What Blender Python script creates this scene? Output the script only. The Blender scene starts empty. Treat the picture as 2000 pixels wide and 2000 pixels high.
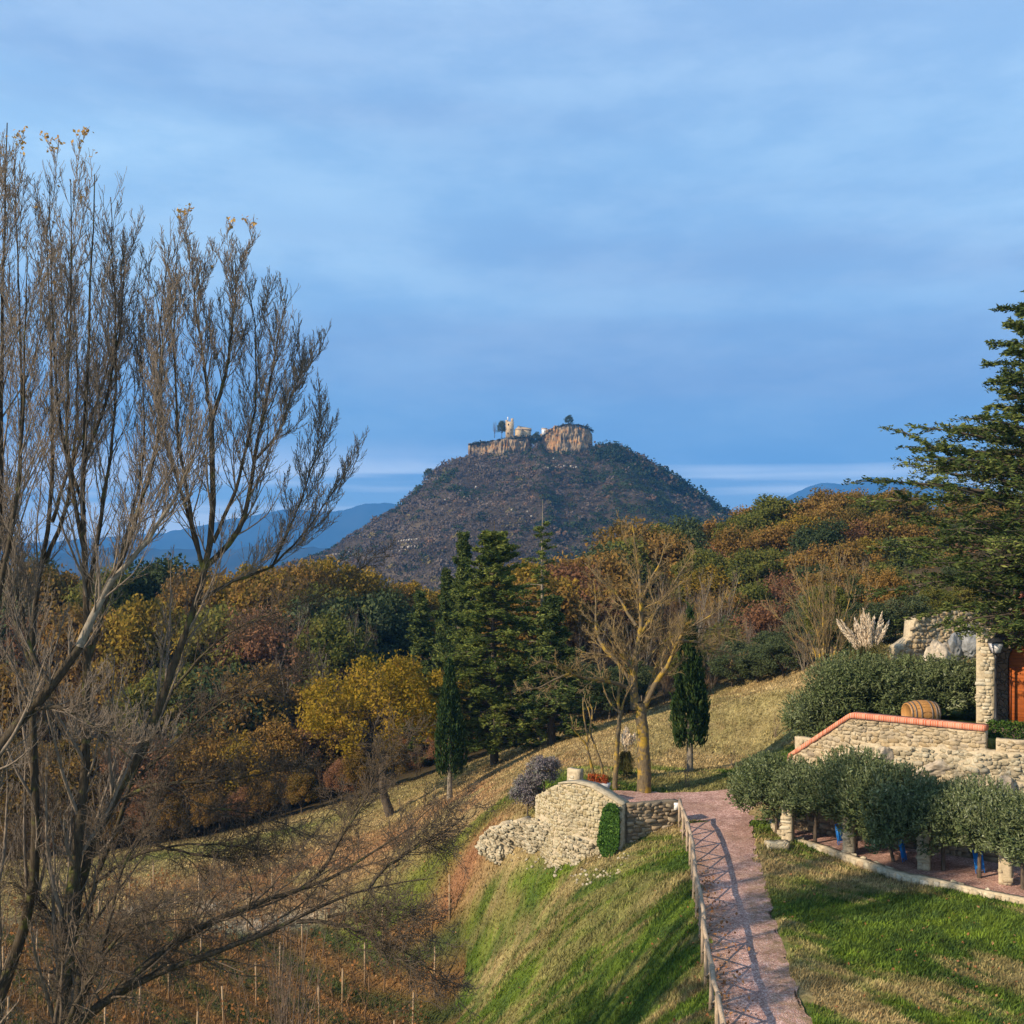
import bpy, math
import numpy as np
from math import radians, sin, cos, pi

# ------------------------------------------------------------------ camera, sky, sun
scene = bpy.context.scene
COL = scene.collection
F = 2100.0; CZ = 12.0; HV = 1100.0           # focal length in px (2000 px frame), camera height, horizon row
cam = bpy.data.cameras.new('camera'); camo = bpy.data.objects.new('camera', cam); COL.objects.link(camo)
cam.sensor_width = 36; cam.sensor_height = 36; cam.sensor_fit = 'HORIZONTAL'
cam.lens = 36 * F / 2000; cam.shift_y = 0.05
cam.clip_start = 0.1; cam.clip_end = 60000
camo.location = (0, 0, CZ); camo.rotation_euler = (radians(90), 0, 0)
scene.camera = camo
TS = np.array([-1.45, -0.85, 0.93]); TS = TS / np.linalg.norm(TS)      # towards the sun
SUN_EL = math.asin(TS[2]); SUN_AZ = math.atan2(TS[0], TS[1])
sun = bpy.data.lights.new('sun', 'SUN'); suno = bpy.data.objects.new('sun', sun); COL.objects.link(suno)
sun.energy = 5.0; sun.angle = radians(0.6); sun.color = (1.0, 0.82, 0.60)
from mathutils import Vector
suno.rotation_euler = Vector((-TS[0], -TS[1], -TS[2])).to_track_quat('-Z', 'Y').to_euler()
suno.location = (-30, -20, 60)

world = bpy.data.worlds.new('World'); scene.world = world; world.use_nodes = True
wt = world.node_tree; wn = wt.nodes; wl = wt.links
for n in list(wn): wn.remove(n)
def N(t, k, **kw):
    n = t.nodes.new(k)
    for a, b in kw.items(): setattr(n, a, b)
    return n
wout = N(wt, 'ShaderNodeOutputWorld'); bg = N(wt, 'ShaderNodeBackground'); sky = N(wt, 'ShaderNodeTexSky')
sky.sky_type = 'NISHITA'; sky.sun_disc = False; sky.sun_elevation = SUN_EL; sky.sun_rotation = SUN_AZ
sky.air_density = 1.3; sky.dust_density = 0.3; sky.ozone_density = 3.0
SKYS = 0.10
bg.inputs['Strength'].default_value = SKYS * 1.0
tc = N(wt, 'ShaderNodeTexCoord')
def wnoise(scale, loc, detail, lo, hi, rough=0.55):
    mp = N(wt, 'ShaderNodeMapping'); mp.inputs['Scale'].default_value = scale; mp.inputs['Location'].default_value = loc
    nz = N(wt, 'ShaderNodeTexNoise'); nz.inputs['Scale'].default_value = 1.0; nz.inputs['Detail'].default_value = detail
    nz.inputs['Roughness'].default_value = rough
    mr = N(wt, 'ShaderNodeMapRange'); mr.interpolation_type = 'SMOOTHSTEP'
    mr.inputs['From Min'].default_value = lo; mr.inputs['From Max'].default_value = hi
    wl.new(tc.outputs['Generated'], mp.inputs['Vector']); wl.new(mp.outputs[0], nz.inputs['Vector']); wl.new(nz.outputs['Fac'], mr.inputs['Value'])
    return mr.outputs[0]
sepw = N(wt, 'ShaderNodeSeparateXYZ'); wl.new(tc.outputs['Generated'], sepw.inputs[0])
def wmath(op, a, b):
    m = N(wt, 'ShaderNodeMath', operation=op)
    for i, q in enumerate((a, b)):
        if isinstance(q, (int, float)): m.inputs[i].default_value = q
        else: wl.new(q, m.inputs[i])
    return m.outputs[0]
def wmap(val, a, b, c, d):
    mr = N(wt, 'ShaderNodeMapRange'); mr.interpolation_type = 'SMOOTHSTEP'
    for nm, v in zip(('From Min', 'From Max', 'To Min', 'To Max'), (a, b, c, d)): mr.inputs[nm].default_value = v
    wl.new(val, mr.inputs['Value']); return mr.outputs[0]
def wmix(fac, a, b):
    m = N(wt, 'ShaderNodeMix', data_type='RGBA')
    wl.new(fac, m.inputs[0])
    for i, q in ((6, a), (7, b)):
        if isinstance(q, tuple): m.inputs[i].default_value = q + (1,)
        else: wl.new(q, m.inputs[i])
    return m.outputs[2]
S_ = 1.0 / SKYS
# high veil of cloud over the blue: broad soft streaks, some pale, some grey blue
veil = wnoise((1.6, 1.0, 7.0), (0.3, 2.0, 0.4), 3, 0.30, 0.72)
c1 = wmix(wmath('MULTIPLY', wmap(sepw.outputs[2], -0.02, 0.10, 0.86, 0.86), wmath('ADD', wmath('MULTIPLY', veil, 0.0), 1.0)), sky.outputs[0],
          (0.222 * S_, 0.375 * S_, 0.58 * S_))
pale = wmath('MULTIPLY', wmath('SUBTRACT', wmap(sepw.outputs[2], 0.14, 0.27, 0.0, 1.0), wmap(sepw.outputs[2], 0.29, 0.46, 0.0, 0.75)), wmath('ADD', wmath('MULTIPLY', veil, 0.75), 0.2))
c2 = wmix(wmath('MULTIPLY', pale, 0.9), c1, (0.43 * S_, 0.62 * S_, 0.76 * S_))
grey = wnoise((1.1, 1.0, 9.0), (3.3, 1.0, 1.7), 4, 0.45, 0.75)
c3 = wmix(wmath('MULTIPLY', grey, 0.7), c2, (0.25 * S_, 0.335 * S_, 0.49 * S_))
wisp = wmath('MULTIPLY', wnoise((1.6, 1.2, 38.0), (1.35, 0.2, 0.42), 3, 0.39, 0.56),
             wmath('SUBTRACT', 1.0, wmap(sepw.outputs[2], 0.075, 0.118, 0.0, 1.0)))
c3b = wmix(wmap(sepw.outputs[2], 0.16, 0.0, 0.0, 0.75), c3, (0.34 * S_, 0.54 * S_, 0.72 * S_))
c4 = wmix(wmath('MULTIPLY', wisp, 0.95), c3b, (0.95 * S_, 1.02 * S_, 1.05 * S_))
mott = wnoise((5.5, 3.0, 17.0), (0.7, 0.4, 0.9), 6, 0.25, 0.75, 0.62)
mm = N(wt, 'ShaderNodeMix', data_type='RGBA', blend_type='MULTIPLY'); mm.inputs[0].default_value = 1.0
c4 = wmix(wmap(sepw.outputs[2], 0.34, 0.47, 0.0, 0.55), c4, (0.32 * S_, 0.44 * S_, 0.61 * S_))
wl.new(c4, mm.inputs[6]); cg = N(wt, 'ShaderNodeCombineColor')
for i_, (a_, b_) in enumerate(((0.86, 1.16), (0.90, 1.10), (0.95, 1.05))): wl.new(wmap(mott, 0, 1, a_, b_), cg.inputs[i_])
wl.new(cg.outputs[0], mm.inputs[7]); mm.clamp_result = False
wl.new(mm.outputs[2], bg.inputs['Color']); wl.new(bg.outputs[0], wout.inputs[0])
scene.view_settings.view_transform = 'Standard'; scene.view_settings.look = 'None'
scene.view_settings.exposure = 0.6; scene.view_settings.gamma = 1.0
scene.render.resolution_x = 1024; scene.render.resolution_y = 1024
try:
    scene.cycles.transparent_max_bounces = 8; scene.cycles.max_bounces = 4; scene.cycles.volume_bounces = 0
except Exception: pass

# ------------------------------------------------------------------ helpers
def P(u, v, d): return np.array([(u - 1000) / F * d, d, CZ - (v - HV) / F * d])
def rngs(s): return np.random.default_rng(s)
def norm(v): return v / np.maximum(np.linalg.norm(v, axis=-1, keepdims=True), 1e-9)

def hash2(ix, iy, seed):
    h = (ix.astype(np.int64) * 374761393 + iy.astype(np.int64) * 668265263 + seed * 1442695041) & 0x7fffffff
    h = ((h ^ (h >> 13)) * 1274126177) & 0x7fffffff
    h = (h ^ (h >> 16)) & 0xffffff
    return h / float(0xffffff)
def vnoise(x, y, seed=0):
    x = np.asarray(x, float); y = np.asarray(y, float)
    ix = np.floor(x); iy = np.floor(y); fx = x - ix; fy = y - iy
    fx = fx * fx * (3 - 2 * fx); fy = fy * fy * (3 - 2 * fy)
    a = hash2(ix, iy, seed); b = hash2(ix + 1, iy, seed); c = hash2(ix, iy + 1, seed); d = hash2(ix + 1, iy + 1, seed)
    return (a * (1 - fx) + b * fx) * (1 - fy) + (c * (1 - fx) + d * fx) * fy
def fbm(x, y, seed=0, octs=4):
    s = 0; a = 0.5; t = 0
    for o in range(octs):
        s = s + a * vnoise(x * 2 ** o, y * 2 ** o, seed + o * 17); t += a; a *= 0.5
    return s / t
def sstep(a, b, x):
    t = np.clip((x - a) / (b - a), 0, 1); return t * t * (3 - 2 * t)

def mesh_np(name, V, Fc, smooth=False, attrs=None, color=None, tris=None):
    """mesh from numpy arrays; Fc is (m,k) (or a list of such arrays)"""
    V = np.ascontiguousarray(V, dtype=np.float32).reshape(-1, 3)
    blocks = Fc if isinstance(Fc, list) else [Fc]
    blocks = [np.asarray(b, dtype=np.int32) for b in blocks if len(b)]
    me = bpy.data.meshes.new(name)
    me.vertices.add(len(V)); me.vertices.foreach_set('co', V.ravel())
    loops = np.concatenate([b.ravel() for b in blocks])
    sizes = np.concatenate([np.full(len(b), b.shape[1], dtype=np.int32) for b in blocks])
    starts = np.concatenate([[0], np.cumsum(sizes)[:-1]]).astype(np.int32)
    me.loops.add(len(loops)); me.loops.foreach_set('vertex_index', loops)
    me.polygons.add(len(sizes)); me.polygons.foreach_set('loop_start', starts)
    me.update(calc_edges=True)
    if smooth: me.polygons.foreach_set('use_smooth', np.ones(len(sizes), dtype=bool))
    if attrs:
        for k, a in attrs.items():
            at = me.attributes.new(k, 'FLOAT', 'POINT'); at.data.foreach_set('value', np.asarray(a, dtype=np.float32).ravel())
    if color is not None:
        at = me.attributes.new('Col', 'FLOAT_COLOR', 'POINT')
        c = np.ones((len(V), 4), dtype=np.float32); c[:, :3] = color; at.data.foreach_set('color', c.ravel())
    me.validate()
    return me
def obj(name, me, mat=None, parent=None):
    if mat is not None and len(me.materials) == 0: me.materials.append(mat)
    o = bpy.data.objects.new(name, me); COL.objects.link(o)
    if parent is not None: o.parent = parent
    return o
def tag(o, label=None, cat=None, group=None, kind=None):
    if label: o['label'] = label
    if cat: o['category'] = cat
    if group: o['group'] = group
    if kind: o['kind'] = kind
    return o
def thing(name, label, cat, loc=(0, 0, 0), rz=0, group=None):
    o = bpy.data.objects.new(name, None); COL.objects.link(o)
    o.location = tuple(float(a) for a in loc); o.rotation_euler = (0, 0, rz); o.empty_display_size = 0.3
    return tag(o, label, cat, group)
def copy_tree(o, parent=None):
    c = o.copy(); COL.objects.link(c); c.parent = parent
    for ch in o.children: copy_tree(ch, c)
    return c

class MB:
    """collects boxes, tubes and the like for ONE mesh"""
    def __init__(s): s.V = []; s.F = []; s.n = 0
    def add(s, V, Fs):
        V = np.asarray(V, float).reshape(-1, 3); s.V.append(V)
        for f in (Fs if isinstance(Fs, list) else [Fs]): s.F.append(np.asarray(f, int) + s.n)
        s.n += len(V); return s
    def box(s, c, size, rz=0, tilt=None):
        x, y, z = [a / 2 for a in size]
        v = np.array([[-x, -y, -z], [x, -y, -z], [x, y, -z], [-x, y, -z], [-x, -y, z], [x, -y, z], [x, y, z], [-x, y, z]])
        if tilt is not None:
            ct, st = cos(tilt), sin(tilt); v = v @ np.array([[ct, 0, -st], [0, 1, 0], [st, 0, ct]])
        ca, sa = cos(rz), sin(rz); v = v @ np.array([[ca, sa, 0], [-sa, ca, 0], [0, 0, 1]])
        s.add(v + np.array(c), [[[0, 3, 2, 1], [4, 5, 6, 7], [0, 1, 5, 4], [1, 2, 6, 5], [2, 3, 7, 6], [3, 0, 4, 7]]]); return s
    def tube(s, pts, r, S=8, caps=True):
        pts = np.asarray(pts, float); K = len(pts); r = np.broadcast_to(np.asarray(r, float), (K,))
        V, Fq = tubes(pts[None], r[None], S); s.add(V, Fq)
        if caps:
            s.F.append(np.array([list(range(S))[::-1]]) + s.n - len(V)); s.F.append(np.array([[(K - 1) * S + i for i in range(S)]]) + s.n - len(V))
        return s
    def lathe(s, c, prof, S=16, axis='z'):
        pr = np.array(prof, float); a = np.arange(S) / S * 2 * pi
        V = np.stack([pr[:, 0][:, None] * np.cos(a), pr[:, 0][:, None] * np.sin(a), np.repeat(pr[:, 1][:, None], S, 1)], -1)
        if axis == 'x': V = V[..., [2, 0, 1]]
        K = len(pr); idx = np.arange(K * S).reshape(K, S); b = np.roll(idx, -1, 1)
        s.add(V.reshape(-1, 3) + np.array(c), [np.stack([idx[:-1], b[:-1], b[1:], idx[1:]], -1).reshape(-1, 4)]); return s
    def prism(s, poly, z0, z1):
        n = len(poly); p = np.asarray(poly, float)
        z0 = np.broadcast_to(z0, (n,)); z1 = np.broadcast_to(z1, (n,))
        V = np.vstack([np.c_[p, z0], np.c_[p, z1]])
        side = [[i, (i + 1) % n, n + (i + 1) % n, n + i] for i in range(n)]
        s.add(V, [np.array(side), np.array([list(range(n))[::-1]]), np.array([list(range(n, 2 * n))])]); return s
    def build(s, name, mat, parent=None, smooth=False):
        groups = {}
        for f in s.F: groups.setdefault(f.shape[1], []).append(f)
        me = mesh_np(name, np.vstack(s.V), [np.vstack(g) for g in groups.values()], smooth)
        return obj(name, me, mat, parent)

def tubes(Pp, R, S=4):
    """batch of tubes: Pp (n,K,3), R (n,K)"""
    n, K, _ = Pp.shape
    T = np.empty_like(Pp); T[:, 1:-1] = Pp[:, 2:] - Pp[:, :-2]; T[:, 0] = Pp[:, 1] - Pp[:, 0]; T[:, -1] = Pp[:, -1] - Pp[:, -2]
    T = norm(T)
    mean = norm(Pp[:, -1] - Pp[:, 0]); ref = np.where(np.abs(mean[:, 2:3]) > 0.8, np.array([[1., 0, 0]]), np.array([[0, 0, 1.]]))
    A = norm(np.cross(T, ref[:, None, :])); B = np.cross(T, A)
    a = np.arange(S) / S * 2 * pi
    V = Pp[:, :, None, :] + R[:, :, None, None] * (np.cos(a)[None, None, :, None] * A[:, :, None, :] + np.sin(a)[None, None, :, None] * B[:, :, None, :])
    idx = np.arange(n * K * S).reshape(n, K, S); nx = np.roll(idx, -1, 2)
    Fq = np.stack([idx[:, :-1], nx[:, :-1], nx[:, 1:], idx[:, 1:]], -1).reshape(-1, 4)
    return V.reshape(-1, 3), Fq
def tube_mesh(name, parts, S=4):
    Vs = []; Fs = []; n = 0
    for it in parts:
        Pp, R = it[0], it[1]; s = it[2] if len(it) > 2 else S
        V, Fq = tubes(Pp, R, s); Vs.append(V); Fs.append(Fq + n); n += len(V)
    return mesh_np(name, np.vstack(Vs), np.vstack(Fs), smooth=True)
def resample(pts, K, wob=0.0, rng=None):
    pts = np.asarray(pts, float); m = len(pts)
    seg = np.linalg.norm(np.diff(pts[:, :3], axis=0), axis=1); s = np.r_[0, np.cumsum(seg)]
    t = np.linspace(0, s[-1], K)
    out = np.stack([np.interp(t, s, pts[:, c]) for c in range(pts.shape[1])], -1)
    for _ in range(max(1, K // (m * 2))):
        out[1:-1] = (out[:-2] + 2 * out[1:-1] + out[2:]) / 4
    if rng is not None and wob > 0: out[1:-1, :3] += rng.normal(0, wob, (K - 2, 3))
    return out
def grow(rng, Pp, R, nper, t0, t1, ratio, ang, K, up=0.1, wob=0.1, r0=0.6, rtip=0.25, minlen=0.0, maxlen=99, taper=0.5, plane=False, rabs=None, out=None, center=None):
    n, Kp, _ = Pp.shape
    idx = np.repeat(np.arange(n), nper); M = len(idx)
    t = t0 + (t1 - t0) * ((np.tile(np.arange(nper), n) + rng.random(M)) / nper)
    f = t * (Kp - 1); i = np.minimum(f.astype(int), Kp - 2); fr = (f - i)[:, None]
    base = Pp[idx, i] * (1 - fr) + Pp[idx, i + 1] * fr
    rb = R[idx, i] * (1 - fr[:, 0]) + R[idx, i + 1] * fr[:, 0]
    T = norm(Pp[idx, i + 1] - Pp[idx, i])
    L = np.linalg.norm(np.diff(Pp, axis=1), axis=2).sum(1)[idx]
    if plane:
        side = norm(np.cross(T, np.array([0, 0, 1.]))); q = side * np.where(rng.random(M) < 0.5, 1, -1)[:, None] + rng.normal(0, 0.15, (M, 3))
    else:
        q = rng.normal(0, 1, (M, 3)); q -= (q * T).sum(1)[:, None] * T
        if out is not None:
            o_ = base - center; o_[:, 2] = 0; q = norm(q) + out * norm(o_)
    q = norm(q)
    a = radians(ang) * rng.uniform(0.65, 1.3, M)
    D = norm(np.cos(a)[:, None] * T + np.sin(a)[:, None] * q)
    Lc = np.clip(ratio * L * (1 - taper * t) * rng.uniform(0.6, 1.25, M), minlen, maxlen * (1 - taper * t * .8))
    out_ = np.empty((M, K, 3)); out_[:, 0] = base
    for k in range(1, K):
        D = norm(D + np.array([0, 0, up]) + rng.normal(0, wob, (M, 3)))
        out_[:, k] = out_[:, k - 1] + D * (Lc / (K - 1))[:, None]
    rr = rb * r0 if rabs is None else np.minimum(rb * 0.9, rabs * rng.uniform(0.8, 1.2, M))
    Rr = rr[:, None] * np.linspace(1, rtip, K)[None]
    return out_, Rr

def leaves(rng, C, size, asp=0.45, D=None, dj=1.0, nrm=None, rnd=None):
    """rhombic leaf quads at C; D preferred long direction"""
    n = len(C); size = np.broadcast_to(size, (n,)) * rng.uniform(0.7, 1.35, n)
    a = rng.normal(0, 1, (n, 3)); a = norm(a)
    if D is not None: a = norm(D + dj * a)
    b = rng.normal(0, 1, (n, 3))
    if nrm is not None: b = np.cross(a, norm(nrm + 0.7 * norm(b)))
    else: b = np.cross(a, b)
    b = norm(b); s = size[:, None] / 2
    V = np.stack([C - a * s, C + b * s * asp, C + a * s, C - b * s * asp], 1).reshape(-1, 3)
    Fq = np.arange(4 * n).reshape(n, 4)
    at = None if rnd is None else np.repeat(rnd, 4)
    return V, Fq, at

# ------------------------------------------------------------------ materials
MATS = {}
def newmat(name):
    m = bpy.data.materials.new(name); m.use_nodes = True; t = m.node_tree
    for n in list(t.nodes): t.nodes.remove(n)
    out = N(t, 'ShaderNodeOutputMaterial'); MATS[name] = m
    return m, t, out
def ramp(t, fac, stops):
    r = N(t, 'ShaderNodeValToRGB'); e = r.color_ramp.elements
    while len(e) > 1: e.remove(e[-1])
    e[0].position = stops[0][0]; e[0].color = stops[0][1] + (1,)
    for p, c in stops[1:]: q = e.new(p); q.color = c + (1,)
    t.links.new(fac, r.inputs[0]); return r.outputs[0]
def tnoise(t, vec, scale, detail=4, rough=0.55):
    n = N(t, 'ShaderNodeTexNoise'); n.inputs['Scale'].default_value = scale; n.inputs['Detail'].default_value = detail; n.inputs['Roughness'].default_value = rough
    t.links.new(vec, n.inputs['Vector']); return n.outputs['Fac']
def tmath(t, op, a, b=0.0, clamp=False):
    m = N(t, 'ShaderNodeMath', operation=op, use_clamp=clamp)
    for i, q in enumerate((a, b)):
        if isinstance(q, (int, float)): m.inputs[i].default_value = q
        else: t.links.new(q, m.inputs[i])
    return m.outputs[0]
def tmix(t, fac, a, b, mode='MIX'):
    m = N(t, 'ShaderNodeMix', data_type='RGBA', blend_type=mode)
    for i, q in ((0, fac), (6, a), (7, b)):
        if isinstance(q, (int, float)): m.inputs[i].default_value = q
        elif isinstance(q, tuple): m.inputs[i].default_value = q + (1,)
        else: t.links.new(q, m.inputs[i])
    return m.outputs[2]
def bump(t, h, strength, dist):
    b = N(t, 'ShaderNodeBump'); b.inputs['Strength'].default_value = strength; b.inputs['Distance'].default_value = dist
    t.links.new(h, b.inputs['Height']); return b.outputs[0]
def principled(t, out, col, rough=0.85, nrm=None, spec=0.25, metal=0.0):
    p = N(t, 'ShaderNodeBsdfPrincipled'); p.inputs['Roughness'].default_value = rough; p.inputs['Specular IOR Level'].default_value = spec; p.inputs['Metallic'].default_value = metal
    if isinstance(col, tuple): p.inputs['Base Color'].default_value = col + (1,)
    else: t.links.new(col, p.inputs['Base Color'])
    if nrm is not None: t.links.new(nrm, p.inputs['Normal'])
    t.links.new(p.outputs[0], out.inputs[0]); return p
def objvec(t): return N(t, 'ShaderNodeTexCoord').outputs['Object']
def geovec(t): return N(t, 'ShaderNodeNewGeometry').outputs['Position']

def leaf_mat(name, stops, trans=0.35, objvar=0.35):
    m, t, out = newmat(name)
    isl = N(t, 'ShaderNodeNewGeometry').outputs['Random Per Island']
    at = N(t, 'ShaderNodeAttribute', attribute_name='rnd').outputs['Fac']
    oi = N(t, 'ShaderNodeObjectInfo').outputs['Random']
    f = tmath(t, 'ADD', tmath(t, 'MULTIPLY', isl, 0.45 * (1 - objvar)), tmath(t, 'ADD', tmath(t, 'MULTIPLY', at, 0.55 * (1 - objvar)), tmath(t, 'MULTIPLY', oi, objvar)))
    c = ramp(t, f, stops)
    d = N(t, 'ShaderNodeBsdfDiffuse'); tr = N(t, 'ShaderNodeBsdfTranslucent'); mx = N(t, 'ShaderNodeMixShader')
    t.links.new(c, d.inputs[0]); t.links.new(c, tr.inputs[0]); mx.inputs[0].default_value = trans
    t.links.new(d.outputs[0], mx.inputs[1]); t.links.new(tr.outputs[0], mx.inputs[2]); t.links.new(mx.outputs[0], out.inputs[0])
    return m
def bark_mat(name, dark, light, lichen=None, lf=0.5, scale=6.0):
    m, t, out = newmat(name); v = objvec(t)
    mp = N(t, 'ShaderNodeMapping'); mp.inputs['Scale'].default_value = (1, 1, 0.25); t.links.new(v, mp.inputs['Vector'])
    n1 = tnoise(t, mp.outputs[0], scale * 3, 5, 0.7)
    c = ramp(t, n1, [(0.3, dark), (0.7, light)])
    if lichen:
        n2 = tnoise(t, v, scale * 0.35, 4, 0.65)
        mr = N(t, 'ShaderNodeMapRange'); mr.inputs['From Min'].default_value = lf; mr.inputs['From Max'].default_value = lf + 0.12; t.links.new(n2, mr.inputs['Value'])
        c = tmix(t, mr.outputs[0], c, lichen)
    principled(t, out, c, 0.95, bump(t, n1, 0.7, 0.02), 0.1); return m
def rubble_mat(name, cols, mortar, scale=4.2, zs=1.35, dist=0.035):
    m, t, out = newmat(name); v = objvec(t)
    mp = N(t, 'ShaderNodeMapping'); mp.inputs['Scale'].default_value = (1, 1, zs); t.links.new(v, mp.inputs['Vector'])
    nz = N(t, 'ShaderNodeTexNoise'); nz.inputs['Scale'].default_value = 3.0; t.links.new(mp.outputs[0], nz.inputs['Vector'])
    wv = N(t, 'ShaderNodeVectorMath', operation='MULTIPLY_ADD'); wv.inputs[1].default_value = (0.16,) * 3
    t.links.new(nz.outputs['Color'], wv.inputs[0]); t.links.new(mp.outputs[0], wv.inputs[2])
    ve = N(t, 'ShaderNodeTexVoronoi', feature='DISTANCE_TO_EDGE'); vc = N(t, 'ShaderNodeTexVoronoi', feature='F1')
    for q in (ve, vc):
        q.inputs['Scale'].default_value = scale; t.links.new(wv.outputs[0], q.inputs['Vector'])
    sp = N(t, 'ShaderNodeSeparateColor'); t.links.new(vc.outputs['Color'], sp.inputs[0])
    c = ramp(t, sp.outputs[0], cols)
    n2 = tnoise(t, v, 14, 5, 0.7); c = tmix(t, 0.55, c, ramp(t, n2, [(0.25, (0.25, 0.25, 0.25)), (0.75, (0.95, 0.95, 0.95))]), 'MULTIPLY')
    big = tnoise(t, v, 0.7, 3); c = tmix(t, ramp(t, big, [(0.45, (0, 0, 0)), (0.7, (0.5, 0.5, 0.5))]), c, (0.20, 0.17, 0.12))
    mr = N(t, 'ShaderNodeMapRange'); mr.inputs['From Min'].default_value = 0.0; mr.inputs['From Max'].default_value = 0.10; t.links.new(ve.outputs['Distance'], mr.inputs['Value'])
    c = tmix(t, mr.outputs[0], mortar, c)
    h = tmath(t, 'ADD', mr.outputs[0], tmath(t, 'MULTIPLY', n2, 0.5))
    principled(t, out, c, 0.95, bump(t, h, 1.0, dist), 0.1); return m

M_bark_poplar = bark_mat('poplar_bark', (0.022, 0.017, 0.012), (0.095, 0.075, 0.05), (0.10, 0.10, 0.03), 0.55)  # darkened so the colour carries the shade on the lower limbs
M_bark_pale = bark_mat('pale_bark', (0.11, 0.09, 0.065), (0.30, 0.26, 0.20), (0.22, 0.22, 0.08), 0.6)
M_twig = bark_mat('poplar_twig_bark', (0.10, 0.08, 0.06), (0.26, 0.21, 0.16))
M_twig_low = bark_mat('shaded_twig_bark', (0.05, 0.038, 0.028), (0.15, 0.115, 0.08))  # darker copy of the poplar twigs, shade of the low trees put into the colour
M_bark_lichen = bark_mat('lichen_bark', (0.06, 0.045, 0.03), (0.20, 0.155, 0.09), (0.33, 0.215, 0.035), 0.49)
M_twig_lichen = bark_mat('lichen_twig_bark', (0.13, 0.09, 0.045), (0.30, 0.22, 0.11), (0.32, 0.22, 0.05), 0.55)
M_bark_dark = bark_mat('dark_bark', (0.04, 0.032, 0.025), (0.14, 0.11, 0.08))
M_twig_grey = bark_mat('grey_twig_bark', (0.11, 0.08, 0.06), (0.24, 0.18, 0.13))
M_twig_brown = bark_mat('brown_twig_bark', (0.12, 0.075, 0.04), (0.27, 0.17, 0.09))
M_postwood = bark_mat('vineyard_post_wood', (0.20, 0.14, 0.08), (0.46, 0.33, 0.20))
M_log = bark_mat('fence_log', (0.20, 0.15, 0.10), (0.46, 0.36, 0.26))
M_rub = rubble_mat('rubble_stone', [(0.0, (0.36, 0.25, 0.12)), (0.35, (0.52, 0.40, 0.22)), (0.6, (0.42, 0.33, 0.21)), (0.8, (0.62, 0.50, 0.31)), (1.0, (0.30, 0.24, 0.17))], (0.50, 0.41, 0.28), 4.5)
M_rub_small = rubble_mat('small_rubble_stone', [(0.0, (0.36, 0.27, 0.13)), (0.4, (0.50, 0.41, 0.24)), (0.8, (0.58, 0.50, 0.32)), (1.0, (0.33, 0.28, 0.18))], (0.42, 0.35, 0.22), 7.5, 1.2, 0.03)
M_rub_grey = rubble_mat('grey_rubble_stone', [(0.0, (0.30, 0.26, 0.18)), (0.4, (0.46, 0.40, 0.29)), (0.8, (0.60, 0.55, 0.43)), (1.0, (0.24, 0.21, 0.16))], (0.16, 0.13, 0.08), 4.5, 0.8, 0.07)
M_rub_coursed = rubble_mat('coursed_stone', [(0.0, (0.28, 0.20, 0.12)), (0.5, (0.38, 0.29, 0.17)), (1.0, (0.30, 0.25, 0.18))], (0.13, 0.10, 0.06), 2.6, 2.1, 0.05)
M_rub_pale = rubble_mat('pale_rubble_stone', [(0.0, (0.50, 0.40, 0.24)), (0.5, (0.66, 0.58, 0.40)), (1.0, (0.50, 0.36, 0.20))], (0.60, 0.52, 0.38), 4.0)
M_rub_dark = rubble_mat('brown_jamb_stone', [(0.0, (0.16, 0.10, 0.07)), (0.5, (0.22, 0.15, 0.11)), (1.0, (0.13, 0.10, 0.08))], (0.10, 0.07, 0.05), 3.5)

def simple_mat(name, col, rough=0.7, nscale=0, var=0.25, bumpd=0.0, metal=0.0, spec=0.3):
    m, t, out = newmat(name)
    if nscale:
        v = objvec(t); n = tnoise(t, v, nscale, 5, 0.65)
        lo = tuple(c * (1 - var) for c in col); hi = tuple(min(1, c * (1 + var)) for c in col)
        c = ramp(t, n, [(0.3, lo), (0.7, hi)])
        principled(t, out, c, rough, bump(t, n, 0.6, bumpd) if bumpd else None, spec, metal)
    else: principled(t, out, col, rough, None, spec, metal)
    return m
M_rock = simple_mat('weathered_rock', (0.38, 0.32, 0.24), 0.95, 2.5, 0.45, 0.08)
M_rock_grey = simple_mat('grey_rock', (0.20, 0.21, 0.22), 0.9, 3.0, 0.5, 0.06)
M_iron = simple_mat('black_iron', (0.03, 0.032, 0.036), 0.5, metal=0.3)
M_capstone = simple_mat('worn_capstone', (0.34, 0.29, 0.20), 0.95, 5, 0.35, 0.03)
M_lampglass = simple_mat('frosted_glass', (0.62, 0.60, 0.60), 0.25, spec=0.5)
M_white = simple_mat('white_plaster', (0.75, 0.73, 0.70), 0.9, 4, 0.08)
M_concrete = simple_mat('planter_concrete', (0.55, 0.53, 0.50), 0.9, 6, 0.15)
M_blue = simple_mat('blue_plastic', (0.02, 0.20, 0.62), 0.45)
M_hoop = simple_mat('steel_hoop', (0.16, 0.13, 0.11), 0.55, 10, 0.3, metal=0.4)
M_church = simple_mat('church_stone', (0.52, 0.38, 0.22), 0.95, 0.5, 0.25, 0.1)
M_churchroof = simple_mat('church_roof', (0.46, 0.34, 0.22), 0.95, 0.8, 0.2)
M_dark = simple_mat('dark_opening', (0.02, 0.018, 0.015), 0.9)

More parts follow.
